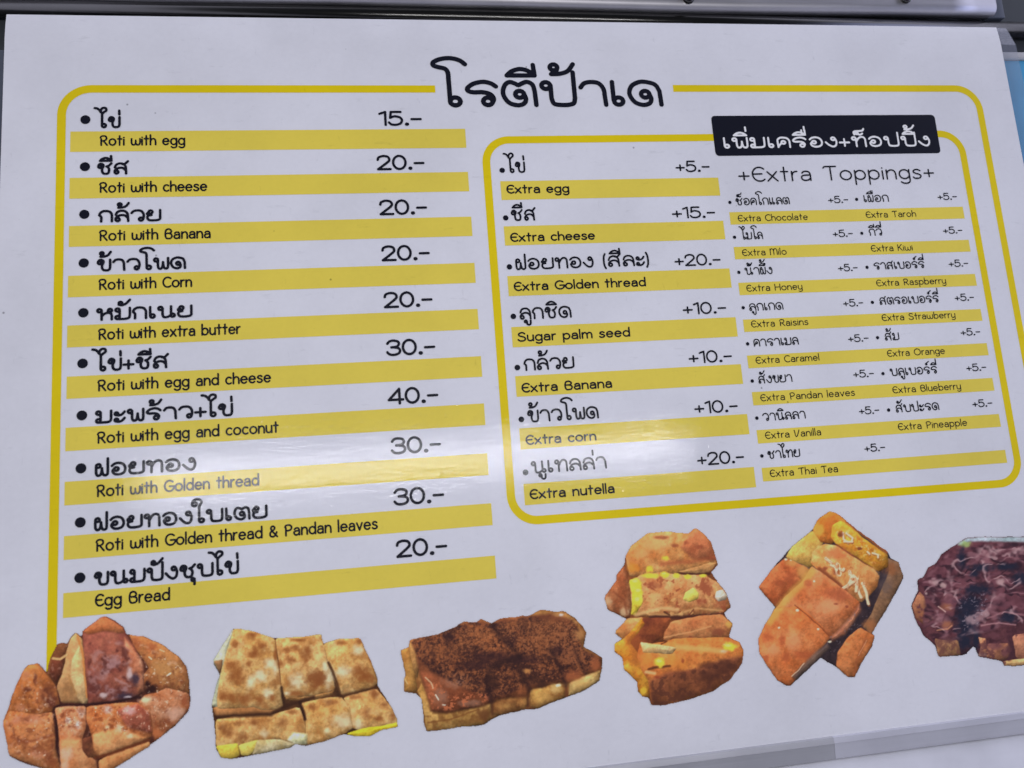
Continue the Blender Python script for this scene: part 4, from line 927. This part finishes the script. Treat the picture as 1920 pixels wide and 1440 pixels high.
p.line([(500,860),(700,820),(850,775)], 12, (206,146,96), .7); p.spots([(900,820,50,30),(700,860,20,14)], (120,58,42), .7); p.spots([(985,770,24,30)], (212,166,80), .7)
Bo = [(320,900),(420,910),(600,870),(980,862),(1060,895),(1095,960),(1085,1050),(1000,1170),(850,1270),(700,1320),(480,1372),(405,1365),(385,1180),(330,1100),(300,1000)]
p.piece(Bo, (176,92,44), (206,124,62), size=26, edge=.2)
p.piece([(395,1180),(520,1120),(760,1090),(980,1010),(1090,1000),(1070,1080),(1000,1170),(850,1270),(700,1320),(480,1372),(405,1365)], (104,56,38), (136,76,48), alpha=False, soft=5, edge=.15)
p.grain([(395,1180),(760,1090),(1080,1010),(1000,1170),(700,1320),(480,1372),(405,1365)], (78,42,34), .50, .66, 10, .7)
p.spots([(950,1080,100,60),(850,1140,120,60),(820,1070,80,30)], (72,38,32), .7)
p.piece([(320,895),(420,910),(600,935),(560,985),(340,975)], (214,166,106), (234,196,146), alpha=False, edge=.2)
p.line([(600,935),(780,945),(930,965)], 40, (224,166,96), .7, 4); p.spots([(990,925,60,32)], (226,186,70), .85); p.spots([(945,965,30,14),(960,915,20,10)], (206,186,160), .7)
p.spots([(465,1045,42,36)], (234,196,70), .9); p.spots([(370,1030,60,60),(560,1040,70,50),(640,1060,40,40)], (216,136,58), .6)
p.line([(385,1100),(440,1085),(540,1075)], 18, (80,44,26), .85, 2); p.line([(365,1120),(430,1130)], 22, (216,172,120), .8, 2); p.spots([(640,1040,12,20),(450,1160,30,14)], (130,52,36), .7)
p.line([(430,885),(520,890),(480,910)], 10, (70,36,24), .8); p.spots([(345,1260,30,40)], (222,186,56), .7)
p.spots([(285,448,44,36),(308,515,36,34),(305,590,32,46),(400,398,62,22),(505,388,34,24),(590,396,32,20),(678,405,28,18),(793,397,30,14),(390,345,30,26),(515,265,30,24),(990,930,52,30),(468,1048,42,36)], (226,192,58), .9, .45)
p.spots([(280,440,24,14),(302,508,20,12),(300,575,16,16),(500,380,16,8),(700,520,26,14),(985,922,26,10),(462,1036,20,12)], (242,224,120), .8, .6)
p.build('picture of a stack of roti filled with sweetcorn', (178,179,202))

# --- orange roti cut open
p = Pic((1416, 952, 1700, 1294), 1400, 950, 4.1129, seed=67)
p.piece([(640,36),(680,45),(760,110),(900,220),(1080,345),(1110,400),(1170,430),(1204,540),(1190,580),(1080,780),(960,975),(985,1000),(965,1070),(890,1190),(830,1310),(780,1310),(700,1240),(570,1158),(460,1260),(380,1335),(320,1385),(240,1340),(150,1210),(95,1120),(92,1020),(130,930),(180,850),(225,775),(130,670),(92,620),(200,480),(350,310),(510,180),(540,110)], (44,34,44), (62,46,52), edge=.1, lit=0)
p.piece([(1085,400),(1170,430),(1204,540),(1080,780),(960,975),(900,930),(960,830),(1040,640),(1100,500)], (120,86,66), (150,108,78), edge=.25)
p.spots([(1110,480,70,50)], (140,82,50), .7); p.spots([(960,920,60,60)], (158,96,60), .8); p.spots([(1060,600,60,90)], (84,72,78), .5)
p.piece([(700,1130),(780,1010),(870,935),(985,995),(960,1070),(890,1190),(830,1312),(780,1310),(690,1230)], (172,94,50), (196,118,72), edge=.25)
p.line([(920,1010),(850,1180),(830,1290)], 16, (150,78,48), .6, 3); p.line([(925,1030),(860,1150)], 5, (214,160,130), .6)
p.piece([(92,620),(200,480),(300,395),(480,480),(430,580),(330,680),(228,775),(130,670)], (166,80,44), (194,106,64), edge=.25)
p.spots([(250,590,40,40),(330,550,50,60)], (150,68,42), .5); p.spots([(350,430,60,30),(430,500,60,60)], (206,150,84), .7)
p.spots([(300,405,14,10),(340,412,10,10),(430,320,26,12)], (236,216,190), .9)
p.piece([(300,390),(350,310),(510,185),(590,270),(560,330),(500,470)], (196,144,64), (220,172,92), edge=.2)
p.spots([(480,240,60,50)], (216,162,70), .6); p.spots([(560,340,30,40)], (236,206,130), .8)
p.piece([(510,180),(540,110),(640,36),(680,45),(770,115),(720,170),(660,290),(570,270)], (200,104,36), (216,140,62), edge=.25); p.spots([(560,180,50,60)], (222,170,70), .7); p.spots([(640,130,50,60)], (200,104,46), .6)
p.piece([(660,150),(720,110),(780,130),(900,250),(1085,370),(1085,460),(1020,500),(960,470),(860,400),(700,300),(650,240)], (206,130,40), (228,168,60), size=16, edge=.25)
p.line([(770,120),(920,230),(1080,350)], 26, (168,90,46), .8, 2)
p.grain([(680,160),(760,150),(1070,390),(1000,460),(720,290)], (232,196,136), .56, .74, 5, .6)
p.grain([(680,160),(760,150),(1070,390),(1000,460),(720,290)], (176,96,34), .52, .72, 6, .6)
for a_ in ([(740,200),(745,250),(780,280)], [(765,205),(815,240),(810,270)], [(750,270),(815,270)], [(970,360),(1010,370),(1010,390)], [(930,350),(945,365)]): p.shred(a_, 15, (226,190,164), (150,84,44))
p.spots([(870,325,24,12),(720,220,22,30)], (110,50,36), .85)
p.line([(690,300),(860,410),(970,485)], 22, (110,50,34), .85, 2)
p.piece([(510,350),(600,290),(690,305),(860,415),(985,490),(1020,540),(1000,620),(940,690),(880,735),(760,650),(560,490),(500,440)], (206,124,66), (226,158,98), size=20, edge=.22)
p.spots([(690,360,110,50)], (196,100,62), .7); p.spots([(950,520,60,60)], (224,168,110), .6); p.line([(560,480),(700,590),(760,650)], 30, (120,56,36), .8, 3)
p.spots([(600,480,20,20),(690,500,30,24)], (130,60,40), .8)
for a_ in ([(610,400),(650,430)], [(650,450),(740,490),(750,480)], [(690,440),(690,490)], [(790,500),(810,540),(780,610)], [(820,530),(850,560),(740,630)], [(840,600),(880,700)], [(890,590),(920,660),(935,750)], [(850,580),(840,650)]): p.shred(a_, 22, (224,190,162), (148,88,56))
p.ridge([(600,390),(760,440),(930,600),(930,700),(760,620)], (232,204,178), 9, .70, .92, .8, rot=.8, sx=.7, sy=1.4)
p.grain([(560,330),(800,420),(1000,520),(960,680),(880,720),(620,480)], (176,98,52), .52, .72, 6, .5)
p.piece([(180,850),(300,690),(430,580),(500,460),(560,500),(760,650),(875,740),(800,850),(700,960),(640,1020),(400,860),(250,780)], (184,96,54), (212,128,84), size=30, edge=.2)
p.piece([(92,1020),(130,930),(220,790),(400,770),(560,900),(640,1010),(560,1110),(450,1230),(330,1385),(240,1340),(150,1210),(95,1120)], (186,96,50), (214,128,80), size=34, edge=.24)
p.line([(180,880),(260,770),(340,670),(430,590),(500,500)], 60, (222,166,78), .6, 5)
p.spots([(470,590,40,36),(700,680,110,60)], (164,78,52), .6); p.spots([(640,770,140,60),(360,1040,60,90),(210,1110,60,50)], (222,150,110), .55)
p.spots([(270,1030,30,60),(300,1160,36,46),(150,1170,30,30),(160,1010,50,40),(450,1140,100,40)], (158,72,44), .6)
p.spots([(690,750,20,12),(770,770,14,12),(830,775,10,10)], (130,58,44), .7)
p.line([(370,760),(480,850),(540,900),(640,1000)], 8, (120,58,36), .85)
p.spots([(390,800,14,10),(250,935,12,10),(640,1040,16,10),(550,945,10,8),(520,575,8,8)], (244,222,200), .9)
p.piece([(640,1010),(700,960),(800,850),(870,745),(880,800),(760,980),(660,1040)], (150,88,66), (176,112,86), edge=.1, alpha=False, soft=4)
p.piece([(350,1310),(440,1210),(520,1130),(620,1050),(640,1090),(560,1160),(460,1260),(380,1335)], (76,60,60), (104,80,72), edge=.1, alpha=False, soft=4)
p.line([(345,1305),(400,1260),(440,1205)], 6, (232,206,186), .8)
p.grain([(620,1000),(900,760),(960,800),(900,930),(700,1130),(600,1130)], (110,100,116), .70, .76, 3, .6)
p.build('picture of orange roti cut open showing a shredded filling', (180,182,206))

# --- roti under chocolate, cut off by the frame
p = Pic((1706, 1002, 1950, 1256), 1690, 980, 4.965, seed=83)
OUT = [(90,770),(160,630),(150,545),(175,515),(205,510),(250,420),(320,380),(380,290),(510,205),(590,150),(700,132),(1300,132),(1300,1300),(1040,1335),(960,1330),(940,1285),(720,1245),(690,1160),(660,1150),(600,1220),(540,1235),(350,1245),(310,1130),(210,1050),(140,920)]
p.piece(OUT, (70,36,48), (104,58,68), size=20, edge=.2, lit=.1)
p.piece([(520,210),(590,150),(700,132),(1300,132),(1300,200),(900,175),(650,175)], (140,160,176), (166,178,200), edge=.05, lit=0, alpha=False, soft=3)
p.spots([(595,205,55,35)], (150,178,110), .85, .5); p.spots([(540,180,40,30)], (170,196,196), .6)
p.piece([(95,770),(165,640),(215,690),(240,800),(300,900),(220,960),(140,900)], (140,84,62), (166,108,82), edge=.25, alpha=False)
p.grain([(95,770),(165,640),(240,800),(300,900),(220,960)], (88,48,60), .46, .66, 10, .75)
CH = [(200,520),(330,380),(510,215),(620,230),(900,190),(1300,190),(1300,900),(1000,950),(760,1020),(560,1050),(480,1100),(300,1100),(200,950),(220,700)]
p.grain(CH, (98,54,68), .40, .66, 20, .8, sx=.7, sy=1.3); p.grain(CH, (50,28,40), .46, .70, 18, .7, sx=.7, sy=1.4)
p.ridge(CH, (118,70,86), 30, .30, .92, .7, sx=.6, sy=1.5, rot=-.12, warp=16); p.ridge(CH, (44,24,36), 24, .50, .92, .8, sx=.65, sy=1.5, rot=.1, warp=16)
p.ridge(CH, (152,104,120), 30, .50, .97, .6, sx=.55, sy=1.6, rot=-.2, warp=14)
NV = (28,32,54)
p.spots([(560,330,50,100),(640,760,130,110),(600,950,110,180),(590,1120,80,100),(700,1090,40,110),(740,420,140,36),(980,410,110,40),(1110,510,80,70),(720,620,150,50),(1000,880,100,60),(680,480,50,30)], NV, .9, .8)
p.spots([(420,790,60,40),(420,950,60,40)], (158,96,70), .8, 1.0); p.line([(330,1000),(430,990),(470,960)], 14, (206,140,110), .7)
p.line([(240,720),(340,820),(470,850)], 40, (110,62,74), .8, 3); p.line([(340,780),(410,830)], 10, (214,176,176), .8)
p.spots([(310,560,36,24),(395,580,36,30),(920,550,36,30),(230,660,16,14)], (196,164,172), .75)
p.piece([(310,1080),(400,1100),(520,1100),(545,1200),(540,1232),(350,1245)], (140,98,70), (170,124,92), edge=.2); p.spots([(440,1090,80,40)], (96,58,66), .7)
p.piece([(715,1060),(780,1080),(800,1180),(790,1250),(720,1240),(735,1150)], (180,112,82), (206,146,110), edge=.2, alpha=False)
p.piece([(790,1130),(1000,1120),(1020,1250),(940,1285),(790,1255)], (128,78,64), (176,116,86), edge=.2, alpha=False); p.spots([(870,1150,80,40),(970,1200,50,60),(860,1050,80,40)], (104,60,72), .75); p.spots([(750,1230,40,20)], (196,170,160), .7)
p.piece([(1030,1050),(1300,1000),(1300,1300),(1150,1300),(1060,1250)], (150,94,78), (176,116,92), edge=.2, alpha=False)
p.piece([(945,1290),(1060,1270),(1300,1260),(1300,1300),(1040,1335),(960,1330)], (196,146,96), (216,170,120), edge=.2, alpha=False)
p.line([(1000,1060),(1030,1180),(1000,1270)], 36, (66,36,48), .85, 3); p.line([(740,960),(900,930),(1060,950)], 14, (178,128,140), .7); p.line([(800,890),(950,830),(1140,860)], 16, (150,100,114), .7)
p.grain([(520,700),(840,620),(800,860),(700,1000),(560,1000)], (120,110,134), .68, .74, 4, .7)
p.grain([(310,1080),(520,1090),(545,1232),(350,1245)], (96,56,58), .44, .66, 10, .7)
p.grain([(715,1060),(1300,1000),(1300,1300),(950,1330),(720,1240)], (84,46,56), .46, .66, 11, .75)
p.ridge(CH, (204,166,180), 30, .66, .99, .6, sx=.55, sy=1.5, rot=-.15, warp=14); p.spots([(920,550,44,30),(860,700,70,24),(300,560,40,26),(440,470,20,40),(900,260,60,18)], (170,128,142), .5, 1.1)
p.build('picture of roti covered in chocolate sauce, at the right edge', (182,184,210))
